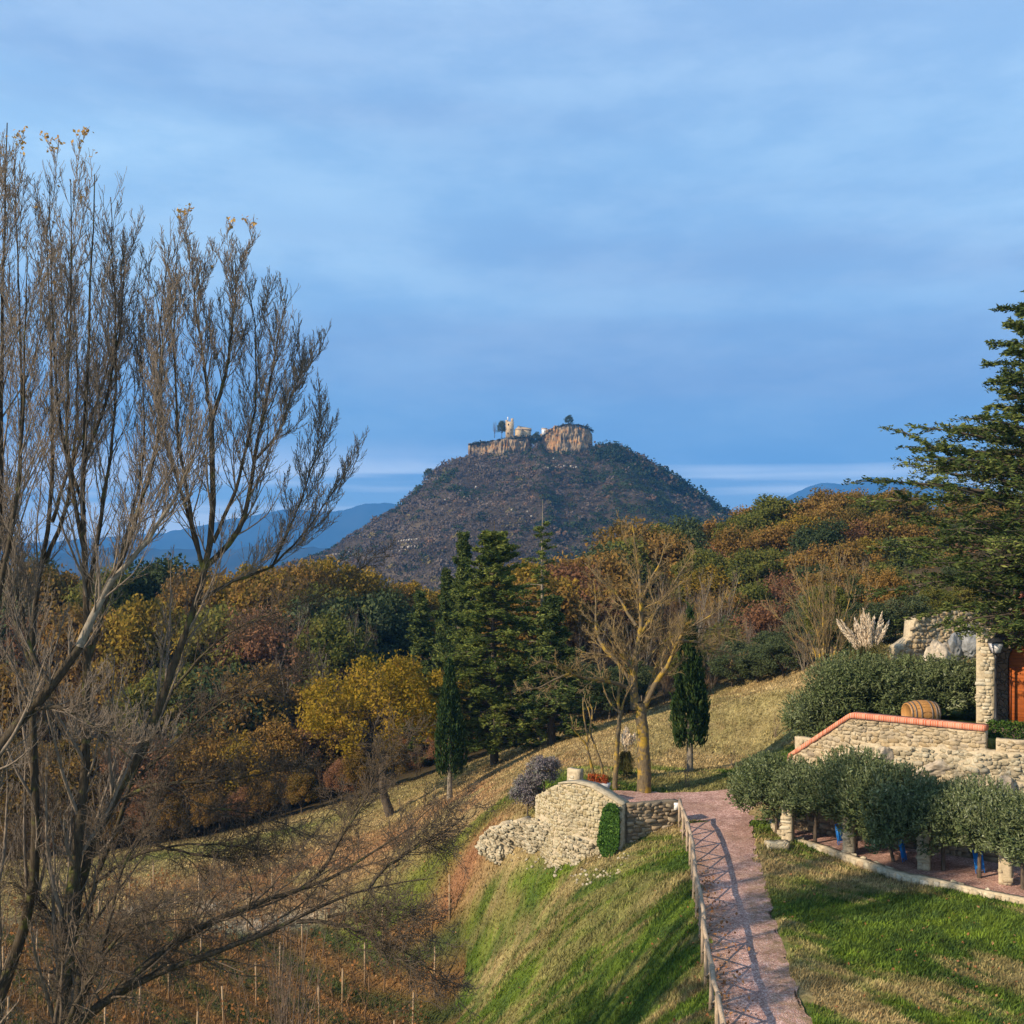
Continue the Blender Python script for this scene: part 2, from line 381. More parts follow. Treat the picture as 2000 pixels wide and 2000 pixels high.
def wood_mat(name, base, axis, period, groove=0.06):
    m, t, out = newmat(name); v = objvec(t); sp = N(t, 'ShaderNodeSeparateXYZ'); t.links.new(v, sp.inputs[0])
    mp = N(t, 'ShaderNodeMapping'); sc = [14, 14, 14]; sc[{'X': 0, 'Y': 1, 'Z': 2}['X' if axis == 'Z' else 'Z']] = 1.2; mp.inputs['Scale'].default_value = sc
    t.links.new(v, mp.inputs['Vector']); g = tnoise(t, mp.outputs[0], 1.5, 5, 0.7)
    c = ramp(t, g, [(0.25, tuple(b * 0.6 for b in base)), (0.75, tuple(b * 1.3 for b in base))])
    q = tmath(t, 'FRACT', tmath(t, 'DIVIDE', sp.outputs[axis], period)); gm = tmath(t, 'LESS_THAN', q, groove)
    c = tmix(t, gm, c, tuple(b * 0.35 for b in base))
    principled(t, out, c, 0.5, bump(t, tmath(t, 'SUBTRACT', 1.0, gm), 0.6, 0.01), 0.3); return m
M_door = wood_mat('varnished_door_wood', (0.38, 0.105, 0.026), 'Z', 0.135)
M_doorframe = wood_mat('door_frame_wood', (0.36, 0.085, 0.018), 'X', 9.0, 0.0)
M_barrel = wood_mat('barrel_oak', (0.42, 0.21, 0.065), 'Y', 0.09, 0.08)

def brick_mat():
    m, t, out = newmat('coping_brick'); v = N(t, 'ShaderNodeAttribute', attribute_name='along').outputs['Fac']
    q = tmath(t, 'FRACT', tmath(t, 'MULTIPLY', v, 11.0)); gm = tmath(t, 'LESS_THAN', q, 0.16)
    idn = tmath(t, 'FLOOR', tmath(t, 'MULTIPLY', v, 11.0)); wn_ = N(t, 'ShaderNodeTexWhiteNoise', noise_dimensions='1D'); t.links.new(idn, wn_.inputs['W'])
    c = ramp(t, wn_.outputs['Value'], [(0, (0.42, 0.115, 0.055)), (0.5, (0.54, 0.17, 0.09)), (1, (0.60, 0.25, 0.15))])
    c = tmix(t, gm, c, (0.55, 0.42, 0.33)); principled(t, out, c, 0.9, bump(t, tmath(t, 'SUBTRACT', 1.0, gm), 0.7, 0.012)); return m
M_brick = brick_mat()

def gravel_mat():
    m, t, out = newmat('pink_gravel'); v = geovec(t)
    vo = N(t, 'ShaderNodeTexVoronoi'); vo.inputs['Scale'].default_value = 26; t.links.new(v, vo.inputs['Vector'])
    sp = N(t, 'ShaderNodeSeparateColor'); t.links.new(vo.outputs['Color'], sp.inputs[0])
    c = ramp(t, sp.outputs[0], [(0, (0.25, 0.14, 0.11)), (0.35, (0.44, 0.255, 0.21)), (0.7, (0.56, 0.34, 0.285)), (1, (0.74, 0.54, 0.46))])
    big = tnoise(t, v, 0.55, 5, 0.6); c = tmix(t, ramp(t, big, [(0.42, (0, 0, 0)), (0.70, (0.65, 0.65, 0.65))]), c, (0.27, 0.17, 0.11))
    at = N(t, 'ShaderNodeAttribute', attribute_name='wear').outputs['Fac']
    n3 = tnoise(t, v, 3.5, 5, 0.7); wf = tmath(t, 'MULTIPLY', at, ramp(t, n3, [(0.35, (0, 0, 0)), (0.6, (1, 1, 1))]))
    c = tmix(t, wf, c, (0.22, 0.155, 0.085)); tr_ = tnoise(t, v, 1.6, 6, .75); c = tmix(t, .7, c, ramp(t, tr_, [(.35, (.45, .42, .40)), (.6, (1, 1, 1))]), 'MULTIPLY')
    principled(t, out, c, 1.0, bump(t, tmath(t, 'ADD', vo.outputs['Distance'], n3), 0.8, 0.03), 0.05); return m
M_gravel = gravel_mat()
def col_mat(name, trans=0.0, detail=True, bumpd=0.05):
    m, t, out = newmat(name); c = N(t, 'ShaderNodeAttribute', attribute_name='Col').outputs['Color']
    if detail:
        v = geovec(t); n = tnoise(t, v, 7.0, 6, 0.75); n2 = tnoise(t, v, 1.3, 4, 0.6)
        c = tmix(t, 0.9, c, ramp(t, n, [(0.32, (0.25, 0.25, 0.25)), (0.65, (1.0, 1.0, 1.0))]), 'MULTIPLY')
        c = tmix(t, 0.4, c, ramp(t, n2, [(0.3, (0.6, 0.6, 0.6)), (0.7, (1.0, 1.0, 1.0))]), 'MULTIPLY')
        principled(t, out, c, 1.0, bump(t, n, 1.0, bumpd), 0.0)
    else:
        d = N(t, 'ShaderNodeBsdfDiffuse'); tr = N(t, 'ShaderNodeBsdfTranslucent'); mx = N(t, 'ShaderNodeMixShader'); mx.inputs[0].default_value = trans
        t.links.new(c, d.inputs[0]); t.links.new(c, tr.inputs[0]); t.links.new(d.outputs[0], mx.inputs[1]); t.links.new(tr.outputs[0], mx.inputs[2]); t.links.new(mx.outputs[0], out.inputs[0])
    return m
M_ground = col_mat('meadow_soil'); M_blade = col_mat('grass_blade', 0.3, False)
M_hill = col_mat('hillside_soil', bumpd=1.0); M_scrub = col_mat('scrub_foliage', 0.15, False)
M_cliff = simple_mat('basalt_cliff', (0.40, 0.27, 0.16), 0.95, 0.12, 0.55, 0.3)
def mount_mat():
    m, t, out = newmat('forested_mountain'); v = geovec(t); n = tnoise(t, v, 0.004, 6, 0.6)
    principled(t, out, ramp(t, n, [(0.3, (0.03, 0.04, 0.045)), (0.7, (0.06, 0.07, 0.07))]), 1.0, None, 0.0); return m
M_mount = mount_mat()

L_russet = leaf_mat('russet_leaves', [(0.05, (0.07, 0.06, 0.02)), (0.35, (0.16, 0.115, 0.032)), (0.6, (0.25, 0.14, 0.04)), (0.8, (0.26, 0.17, 0.05)), (0.95, (0.33, 0.18, 0.05))])
L_red = leaf_mat('rust_leaves', [(0.05, (0.12, 0.065, 0.035)), (0.5, (0.23, 0.115, 0.06)), (0.95, (0.31, 0.17, 0.09))])
L_gold = leaf_mat('golden_leaves', [(0.05, (0.11, 0.09, 0.012)), (0.4, (0.24, 0.17, 0.02)), (0.7, (0.32, 0.21, 0.03)), (0.95, (0.42, 0.23, 0.045))], 0.4, 0.1)
L_ochre = leaf_mat('ochre_leaves', [(0.05, (0.10, 0.08, 0.02)), (0.4, (0.19, 0.14, 0.025)), (0.7, (0.32, 0.21, 0.035)), (0.95, (0.38, 0.21, 0.045))], 0.35, 0.2)
L_olivegreen = leaf_mat('oak_green_leaves', [(0.05, (0.045, 0.06, 0.015)), (0.5, (0.12, 0.13, 0.03)), (0.95, (0.24, 0.19, 0.05))])
L_dark = leaf_mat('holm_oak_leaves', [(0.05, (0.025, 0.038, 0.016)), (0.5, (0.062, 0.082, 0.035)), (0.8, (0.11, 0.125, 0.06)), (0.95, (0.17, 0.17, 0.09))], 0.2)
L_cedar = leaf_mat('cedar_needles', [(0.05, (0.03, 0.05, 0.015)), (0.5, (0.095, 0.125, 0.03)), (0.95, (0.25, 0.26, 0.06))], 0.25, 0.0)
L_cedar_dark = leaf_mat('dark_cedar_needles', [(0.05, (0.015, 0.032, 0.015)), (0.5, (0.062, 0.088, 0.026)), (0.95, (0.22, 0.24, 0.065))], 0.2, 0.0)
L_cypress = leaf_mat('cypress_foliage', [(0.05, (0.012, 0.028, 0.01)), (0.5, (0.03, 0.055, 0.018)), (0.95, (0.085, 0.11, 0.03))], 0.15, 0.0)
L_olive = leaf_mat('olive_leaves', [(0.05, (0.045, 0.07, 0.025)), (0.5, (0.105, 0.13, 0.052)), (0.8, (0.20, 0.23, 0.115)), (0.98, (0.40, 0.42, 0.30))], 0.2, 0.1)
L_ivy = leaf_mat('ivy_leaves', [(0.05, (0.015, 0.035, 0.01)), (0.6, (0.05, 0.11, 0.02)), (0.95, (0.13, 0.22, 0.05))], 0.2, 0.0)
L_hedge = leaf_mat('hedge_leaves', [(0.05, (0.02, 0.045, 0.01)), (0.6, (0.05, 0.10, 0.02)), (0.95, (0.14, 0.17, 0.04))], 0.2, 0.0)
L_grey = leaf_mat('grey_shrub_leaves', [(0.05, (0.09, 0.075, 0.085)), (0.5, (0.17, 0.145, 0.15)), (0.95, (0.22, 0.24, 0.18))], 0.1, 0.0)
L_plume = leaf_mat('pampas_plume', [(0.05, (0.55, 0.42, 0.28)), (0.5, (0.72, 0.60, 0.44)), (0.95, (0.85, 0.76, 0.62))], 0.3, 0.0)
L_blade = leaf_mat('pampas_blade', [(0.05, (0.08, 0.09, 0.03)), (0.5, (0.20, 0.17, 0.06)), (0.95, (0.36, 0.28, 0.13))], 0.3, 0.0)
L_redplant = leaf_mat('red_planter_leaves', [(0.05, (0.16, 0.03, 0.015)), (0.6, (0.38, 0.09, 0.03)), (0.95, (0.55, 0.20, 0.05))], 0.3, 0.0)
L_vine = leaf_mat('vine_leaves', [(0.05, (0.13, 0.075, 0.03)), (0.5, (0.25, 0.12, 0.045)), (0.95, (0.38, 0.17, 0.055))], 0.35, 0.1)
L_last = leaf_mat('last_poplar_leaves', [(0.05, (0.30, 0.17, 0.05)), (0.6, (0.48, 0.28, 0.08)), (0.95, (0.60, 0.40, 0.12))], 0.4, 0.0)
L_litter = leaf_mat('fallen_leaves', [(0.05, (0.13, 0.06, 0.03)), (0.5, (0.27, 0.12, 0.05)), (0.95, (0.40, 0.23, 0.11))], 0.1, 0.0)

# ------------------------------------------------------------------ terrain height
def zpath(y): return 1.1 - 0.045 * np.clip(45 - y, 0, 25)
def onpath(u, v, h=0.0):
    d = 40.0
    for _ in range(40): d = (CZ - (zpath(d) + h)) * F / (v - HV)
    return np.array([(u - 1000) / F * d, d, float(zpath(d)) + h])
RAIL = [onpath(u, v, 1.0) for u, v in ((1327, 1565), (1336, 1592), (1347, 1621), (1353, 1666), (1361, 1723), (1370, 1777), (1381, 1854), (1395, 1920), (1410, 2000), (1424, 2080))]
PR = [onpath(u, v) for u, v in ((1462, 1596), (1474, 1639), (1490, 1707), (1512, 1785), (1537, 1862), (1564, 1940), (1590, 2010), (1640, 2130))]
uvd = [(1300, 2000, 30), (1200, 2000, 34), (1000, 2000, 40), (867, 2000, 46), (900, 1900, 48), (1000, 1800, 46.5), (1200, 1800, 39.5), (1150, 1710, 43.5),
       (1300, 1660, 43.5), (1000, 1690, 47.5), (950, 1650, 51), (870, 1700, 54), (850, 1800, 52), (780, 1850, 53), (650, 1900, 52.5), (650, 2000, 46.7),
       (400, 1900, 52.5), (0, 1900, 52.5), (0, 2000, 46.7), (300, 1780, 60), (450, 1700, 68), (200, 1700, 72), (600, 1650, 70), (600, 1590, 82), (760, 1600, 70),
       (760, 1548, 80), (870, 1570, 65), (860, 1520, 78), (950, 1560, 58), (983, 1485, 72), (1050, 1530, 54), (1100, 1500, 58), (1100, 1440, 74), (1200, 1500, 55),
       (1300, 1398, 76), (1300, 1470, 60), (1258, 1548, 50), (1349, 1505, 54), (1450, 1545, 50), (1450, 1480, 58), (1450, 1372, 74), (1550, 1358, 70), (1550, 1430, 58),
       (1400, 1570, 48.3), (1330, 1585, 47), (2000, 2000, 28), (1800, 1900, 30.5), (1800, 2000, 27), (1700, 1750, 36.2), (1650, 1850, 32)]
ctrl = [P(*q) for q in uvd]
ctrl += [r - np.array([0, 0, 1.0]) for r in RAIL] + PR
ctrl += [np.array(q, float) for q in ((10.8, 42.2, 1.1), (16.75, 36.5, 1.1), (16.3, 34.7, 1.0), (20, 34, 1.0), (12.5, 44, 1.1), (18, 40, 1.1), (9.6, 45, 1.1), (24, 30, 1.0),
     (14, 46.5, 3.0), (16, 50, 4.4), (20, 54, 5.0), (17, 62, 5.4), (22, 58, 5.5), (20, 70, 5.6), (28, 70, 7.5), (34, 62, 8), (12, 66, 3.6), (30, 90, 7.0), (22, 85, 5.0), (20, 130, 6), (50, 130, 14), (75, 140, 16), (45, 95, 12),
     (0, 100, -3), (10, 100, 0), (0, 125, -1), (-15, 100, -7), (-25, 95, -10), (-40, 90, -11), (-60, 60, -10), (-20, 125, -2.5), (-60, 125, -4), (-38, 125, -3), (-34, 78, -10),
     (0, 0, -2), (-15, 18, -6.5), (-15, 30, -7.5), (-30, 40, -8), (10, 10, -1), (20, 20, 0), (40, 30, 3), (0, 20, -3.5), (-40, 0, -5), (60, 0, 3), (60, 60, 10), (0, -40, 0), (-60, -40, -3), (60, -40, 2))]
ctrl = np.array(ctrl)
def tpsk(r2): return np.where(r2 > 1e-9, 0.5 * r2 * np.log(np.maximum(r2, 1e-9)), 0.0)
_c = ctrl[:, :2] / 30.0; _n = len(_c)
_d2 = ((_c[:, None] - _c[None]) ** 2).sum(-1)
_A = np.zeros((_n + 3, _n + 3)); _A[:_n, :_n] = tpsk(_d2) + np.eye(_n) * 0.0015
_A[:_n, _n] = 1; _A[:_n, _n + 1:] = _c; _A[_n, :_n] = 1; _A[_n + 1:, :_n] = _c.T
_w = np.linalg.solve(_A, np.r_[ctrl[:, 2], 0, 0, 0])
def gnd(x, y):
    x = np.asarray(x, float); y = np.asarray(y, float); shp = np.broadcast(x, y).shape
    xx = np.broadcast_to(x, shp).ravel(); yy = np.broadcast_to(y, shp).ravel(); out = np.empty(len(xx))
    for s in range(0, len(xx), 60000):
        e = slice(s, s + 60000); px = np.clip(xx[e], -75, 75) / 30; py = np.clip(yy[e], -40, 145) / 30
        d2 = (px[:, None] - _c[:, 0]) ** 2 + (py[:, None] - _c[:, 1]) ** 2
        out[e] = tpsk(d2) @ _w[:_n] + _w[_n] + px * _w[_n + 1] + py * _w[_n + 2]
    far = -14 + 10 * fbm(xx / 160 + 5, yy / 160, 3, 3) - 12 * sstep(400, 1500, yy)
    # wooded hill on the right carries on behind the first trees
    k = np.maximum(sstep(135, 260, yy), np.maximum(sstep(70, 200, np.abs(xx)), sstep(-35, -160, yy)))
    out = out * (1 - k) + far * k
    # gravel terrace: dead level behind its kerb
    return out.reshape(shp)
def hit(u, v, h=0.0, d0=22.0, d1=140.0):
    d = np.linspace(d0, d1, 1200); x = (u - 1000) / F * d; z = CZ - (v - HV) / F * d
    g = gnd(x, d) + h; i = np.argmax(z < g)
    return np.array([x[i], d[i], g[i]])

# terrace region polygon (level gravel), kerb line on its near side
KERB = [P(1506, 1612, 45.3), P(1517, 1632, 44.0), P(1533, 1650, 42.9), P(1600, 1666, 41.4), P(1680, 1695, 39.4), P(1760, 1722, 37.6), P(1840, 1735, 36.7), P(1920, 1752, 35.6), P(2000, 1764, 34.8), P(2120, 1790, 33.2)]
for k in KERB: k[2] = 1.12
def inpoly(x, y, poly):
    poly = np.asarray(poly)[:, :2]; ins = np.zeros(np.shape(x), bool); n = len(poly)
    for i in range(n):
        x1, y1 = poly[i]; x2, y2 = poly[(i + 1) % n]
        c = ((y1 > y) != (y2 > y)) & (x < (x2 - x1) * (y - y1) / (y2 - y1 + 1e-12) + x1); ins ^= c
    return ins
WALL_A = np.array([12.0, 46.2]); WALL_B = np.array([14.0, 44.1]); WALL_C = np.array([18.1, 41.0]); WALL_D = np.array([26.0, 37.0])
TERR = [k[:2] for k in KERB] + [WALL_D + [1, 0], WALL_C + [0.3, 0.3], WALL_B + [0.2, 0.3], np.array([12.5, 45.3]), np.array([9.9, 46.2])]
PATIO = [WALL_A + [0.3, 0.6], WALL_B + [0.15, 0.35], WALL_C + [0.2, 0.3], WALL_D + [0, .4], np.array([40, 40.]), np.array([40, 58.]), np.array([24, 56.]), np.array([16.5, 50.5]), np.array([14.6, 48.0])]
def ground_full(x, y):
    g = gnd(x, y)
    g = np.where(inpoly(x, y, TERR), 1.06, g)
    g = np.where(inpoly(x, y, PATIO), 5.22 - 1.2 * sstep(15.5, 12.5, x), g)
    pathp = [r[:2] for r in RAIL] + [p[:2] for p in PR[::-1]]
    g = np.where(inpoly(x, y, pathp), zpath(np.asarray(y, float)) - 0.03, g)
    return g

# ground colours: green grass, straw, leaf litter, bare soil
VINE_EDGE = [P(560, 1800, 58)[:2], P(670, 1835, 55.5)[:2], P(800, 1850, 54)[:2], P(880, 1900, 51)[:2], P(890, 2010, 46)[:2], P(900, 2200, 38)[:2], np.array([-40, 38.]), np.array([-40, 60.])]
def gcol(x, y):
    x = np.asarray(x, float); y = np.asarray(y, float)
    an = np.where(x < 7, -0.55, -0.75); ca, sa = np.cos(an), np.sin(an); a = x * ca + y * sa; b = -x * sa + y * ca
    n1 = fbm(a / 4.5, b / 1.9, 11, 4); n2 = fbm(x / 2.4, y / 2.4, 23, 4); n3 = fbm(a / 1.1, b / 0.22, 31, 4); n4 = fbm(x / 9, y / 9, 41, 3)
    green = sstep(0.40, 0.53, 0.5 * n1 + 0.22 * n3 + 0.28 * n4)
    def blob(cx, cy, rx, ry=None): ry = ry or rx; return np.exp(-((x - cx) / rx) ** 2 - ((y - cy) / ry) ** 2)
    dry = sstep(52, 60, y) * 0.75
    green = np.clip(green + 0.5 * blob(5, 41, 3, 2.5) + 0.5 * blob(1, 38, 4, 5) + 0.45 * blob(13, 32.5, 5, 3) + 0.6 * blob(10, 51.5, 7, 2.2) - dry + 0.6 * blob(-4, 55, 4, 2.5) - 0.7 * blob(8.6, 39.5, 1.6, 3), 0, 1)
    green = np.clip(green + 0.6 * blob(-18, 76, 12, 2.5) * (n4 > .3), 0, 1)
    litter = np.clip(1.15 * blob(-2.6, 52.0, 2.3, 2.1) * sstep(0.25, 0.6, n2) + 0.7 * blob(-2, 62, 6, 5) * sstep(0.35, 0.6, n2) + 0.9 * blob(-14, 64, 8, 6) * sstep(0.3, 0.6, n2), 0, 1)
    wf_ = sstep(80, 88, y + 3 * n2)[..., None]
    n5 = fbm(x / .45, y / .45, 61, 3); G = np.stack([0.035 + 0.12 * n2 * n5 * 2, 0.068 + 0.15 * n2 * n5 * 2, 0.015 + 0.02 * n2], -1)
    D = np.stack([0.20 + 0.36 * n3 * (.5 + n5), 0.145 + 0.28 * n3 * (.5 + n5), 0.06 + 0.15 * n3 * (.5 + n5)], -1)
    Lc = np.stack([0.33 + 0 * x, 0.17 + 0 * x, 0.085 + 0 * x], -1)
    c = D * (1 - green[..., None]) + G * green[..., None]
    c = c * (1 - litter[..., None]) + Lc * litter[..., None]
    c = c * (1 - wf_) + np.array([0.085, 0.065, 0.035]) * wf_ * (.6 + .8 * n2[..., None])
    vin = inpoly(x + 2.4 * (fbm(x / 1.5, y / 1.5, 55, 3) - .5), y + 3.0 * (fbm(x / 1.5, y / 1.5, 56, 3) - .5), VINE_EDGE); q = (x * 0.65 + y * 0.75) / 2.4; s = 0.5 + 0.5 * np.sin(q * 2 * pi)
    Vc = np.stack([0.07 + 0.17 * s, 0.09 + 0.045 * s, 0.03 + 0.025 * s], -1) * (0.6 + 0.8 * n2[..., None])
    c = np.where(vin[..., None], Vc, c)
    rocky = (0.9 * blob(-20, 60.5, 6, 1.0) + 0.7 * blob(-13, 57.5, 4, 0.9)) * sstep(0.4, 0.55, n2)
    c = c * (1 - np.clip(rocky, 0, 1)[..., None]) + np.array([0.5, 0.45, 0.36]) * np.clip(rocky, 0, 1)[..., None]
    farf = sstep(150, 400, y)[..., None]; c = c * (1 - farf) + np.array([0.07, 0.065, 0.035]) * farf
    return c

def build_ground():
    ys = [-60.0]; 
    while ys[-1] < 9500:
        w = math.sqrt(ys[-1] ** 2 + 30 ** 2); ys.append(ys[-1] + (0.0052 if 20 < ys[-1] < 85 else 0.02 if ys[-1] < 300 else 0.05) * w)
    ys = np.array(ys); ss = np.r_[np.linspace(-1.3, -0.5, 30)[:-1], np.linspace(-0.5, 0.55, 290), np.linspace(0.55, 1.3, 30)[1:]]
    W = np.sqrt(ys ** 2 + 30 ** 2); X = ss[None] * W[:, None]; Y = np.repeat(ys[:, None], len(ss), 1)
    Z = ground_full(X, Y) + 0.10 * (fbm(X / 1.7, Y / 1.7, 77, 3) - 0.5) * (~inpoly(X, Y, TERR))
    n, m = X.shape; idx = np.arange(n * m).reshape(n, m)
    Fq = np.stack([idx[:-1, :-1], idx[:-1, 1:], idx[1:, 1:], idx[1:, :-1]], -1).reshape(-1, 4)
    V = np.stack([X, Y, Z], -1).reshape(-1, 3)
    me = mesh_np('ground', V, Fq, True, color=gcol(X, Y).reshape(-1, 3))
    tag(obj('ground', me, M_ground), kind='structure')
build_ground()

# ------------------------------------------------------------------ gravel path, upper drive and terrace
def strip_mesh(L, R, nu, nv, zf):
    L = resample(np.array(L)[:, :2], nv); R = resample(np.array(R)[:, :2], nv)
    t = np.linspace(0, 1, nu)[None, :, None]
    XY = L[:, None] * (1 - t) + R[:, None] * t
    XY = XY + (fbm(XY[..., 0:1] / 0.5, XY[..., 1:2] / 0.5, 5, 2) - 0.5) * 0.25 * (np.abs(t - 0.5) > 0.47) * 2.0
    Z = zf(XY[..., 0], XY[..., 1]); idx = np.arange(nu * nv).reshape(nv, nu)
    Fq = np.stack([idx[:-1, :-1], idx[:-1, 1:], idx[1:, 1:], idx[1:, :-1]], -1).reshape(-1, 4)
    wear = np.broadcast_to(np.abs(t[..., 0] * 2 - 1) ** 2, (nv, nu)) * sstep(44, 36, XY[..., 1]) * 1.2
    wear = wear + 0.35 * np.exp(-((t[..., 0] - 0.72) / 0.1) ** 2) * sstep(42, 36, XY[..., 1])
    return np.concatenate([XY, Z[..., None]], -1).reshape(-1, 3), Fq, wear.ravel()
V1, F1, w1 = strip_mesh([r[:2] + np.array([0.05, 0]) for r in RAIL], PR, 40, 320, lambda x, y: zpath(y) + 0.02)
tag(obj('gravel_path', mesh_np('gravel_path', V1, F1, True, {'wear': np.clip(w1, 0, 1)}), M_gravel), kind='structure')
# forecourt between the old wall, the ash tree and the terrace
FC_near = [P(1165, 1560, 48.4), P(1230, 1572, 47.2), P(1300, 1580, 46.6), P(1328, 1600, 45.6), P(1400, 1610, 45.2), P(1462, 1600, 45.6), P(1506, 1612, 45.3)]
FC_far = [P(1160, 1553, 49.5), P(1225, 1552, 49.7), P(1258, 1552, 49.9), P(1330, 1548, 50.2), P(1400, 1545, 50.4), P(1460, 1543, 50.4), P(1530, 1545, 49.3)]
V2, F2, w2 = strip_mesh([p[:2] for p in FC_near], [p[:2] for p in FC_far], 30, 60, lambda x, y: zpath(y) + 0.028 + (np.maximum(gnd(x, y), 1.1) + 0.045 - zpath(y) - 0.028) * sstep(45.6, 47.5, y))
tag(obj('gravel_forecourt', mesh_np('gravel_forecourt', V2, F2, True, {'wear': 0 * w2}), M_gravel), kind='structure')
kx = resample(np.array([k[:2] for k in KERB]), 60); bx_ = resample(np.array([[9.9, 46.4], [12.6, 45.1], WALL_B + [0.1, .1], WALL_C + [0.1, .1], WALL_D + [.5, 0]]), 60)
V3, F3, w3 = strip_mesh(kx, bx_, 12, 60, lambda x, y: 1.085 + 0 * x)
tag(obj('gravel_terrace', mesh_np('gravel_terrace', V3, F3, True, {'wear': 0 * w3}), M_gravel), kind='structure')

# ------------------------------------------------------------------ stone walls
_g = np.array([[i, j, k] for i in (-1, 0, 1) for j in (-1, 0, 1) for k in (-1, 0, 1)], float)
_keep = [i for i in range(27) if abs(_g[i]).max() == 1]; _remap = {o: n for n, o in enumerate(_keep)}
def _cube_faces():
    Fs = []
    for ax in range(3):
        for sg in (-1, 1):
            for a in (-1, 0):
                for b in (-1, 0):
                    q = []
                    for (da, db) in ((0, 0), (1, 0), (1, 1), (0, 1)):
                        v = [0, 0, 0]; v[ax] = sg; v[(ax + 1) % 3] = a + da; v[(ax + 2) % 3] = b + db
                        q.append(_remap[int((v[0] + 1) * 9 + (v[1] + 1) * 3 + v[2] + 1)])
                    Fs.append(q if sg > 0 else q[::-1])
    return np.array(Fs)
_CF = _cube_faces(); _CV = _g[_keep]; _CV = _CV / (np.abs(_CV) ** 7.0).sum(1, keepdims=True) ** (1 / 7.0)
def stone_batch(rng, C, Tn, Nn, W, Hh, Dp, jit=0.12):
    """rounded, knocked-about stones: centre, along, outward vectors and half sizes"""
    n = len(C); L = _CV[None] + rng.normal(0, jit, (n, 26, 3)); th = rng.normal(0, jit * 1.2, n)
    Uz = np.tile([0, 0, 1.], (n, 1)); T2 = np.cos(th)[:, None] * Tn + np.sin(th)[:, None] * Uz; U2 = np.cos(th)[:, None] * Uz - np.sin(th)[:, None] * Tn
    V = C[:, None] + L[..., 0:1] * (T2 * W[:, None])[:, None] + L[..., 1:2] * (U2 * Hh[:, None])[:, None] + L[..., 2:3] * (Nn * Dp[:, None])[:, None]
    Fq = (_CF[None] + (np.arange(n) * 26)[:, None, None]).reshape(-1, 4); return V.reshape(-1, 3), Fq
STONE = {}
def stone_mat(name, stops):
    m, t, out = newmat(name); isl = N(t, 'ShaderNodeNewGeometry').outputs['Random Per Island']; v = objvec(t)
    c = tmix(t, 0.22, ramp(t, isl, stops), (0.22, 0.205, 0.18)); n = tnoise(t, v, 9, 6, 0.75); c = tmix(t, .75, c, ramp(t, n, [(.28, (.35, .33, .3)), (.7, (1, 1, 1))]), 'MULTIPLY')
    big = tnoise(t, v, 0.8, 4); c = tmix(t, ramp(t, big, [(.48, (0, 0, 0)), (.7, (.55, .55, .55))]), c, (.17, .145, .10))
    principled(t, out, c, .95, bump(t, n, .8, .025), .08); STONE[name] = m; return m
ST_tan = stone_mat('tan_stones', [(0, (.40, .29, .15)), (.3, (.56, .44, .26)), (.6, (.46, .37, .24)), (.85, (.68, .57, .38)), (1, (.34, .27, .19))])
ST_yel = stone_mat('ochre_stones', [(0, (.40, .31, .15)), (.4, (.56, .47, .27)), (.8, (.64, .57, .38)), (1, (.36, .31, .20))])
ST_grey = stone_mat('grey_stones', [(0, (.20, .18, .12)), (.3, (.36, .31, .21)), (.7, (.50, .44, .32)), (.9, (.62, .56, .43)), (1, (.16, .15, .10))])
ST_ruin = stone_mat('ruin_stones', [(0, (.34, .28, .17)), (.4, (.54, .47, .31)), (.8, (.66, .60, .44)), (1, (.24, .21, .14))])
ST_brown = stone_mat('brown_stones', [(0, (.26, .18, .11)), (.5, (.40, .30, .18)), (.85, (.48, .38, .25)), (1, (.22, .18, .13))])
ST_pale = stone_mat('pale_stones', [(0, (.52, .42, .26)), (.5, (.68, .59, .41)), (.8, (.74, .68, .52)), (1, (.50, .37, .22))])
M_mortar = simple_mat('lime_mortar', (.40, .33, .22), .95, 8, .3, .02); M_mortar_dark = simple_mat('earth_mortar', (.15, .12, .08), .95, 8, .3, .02)
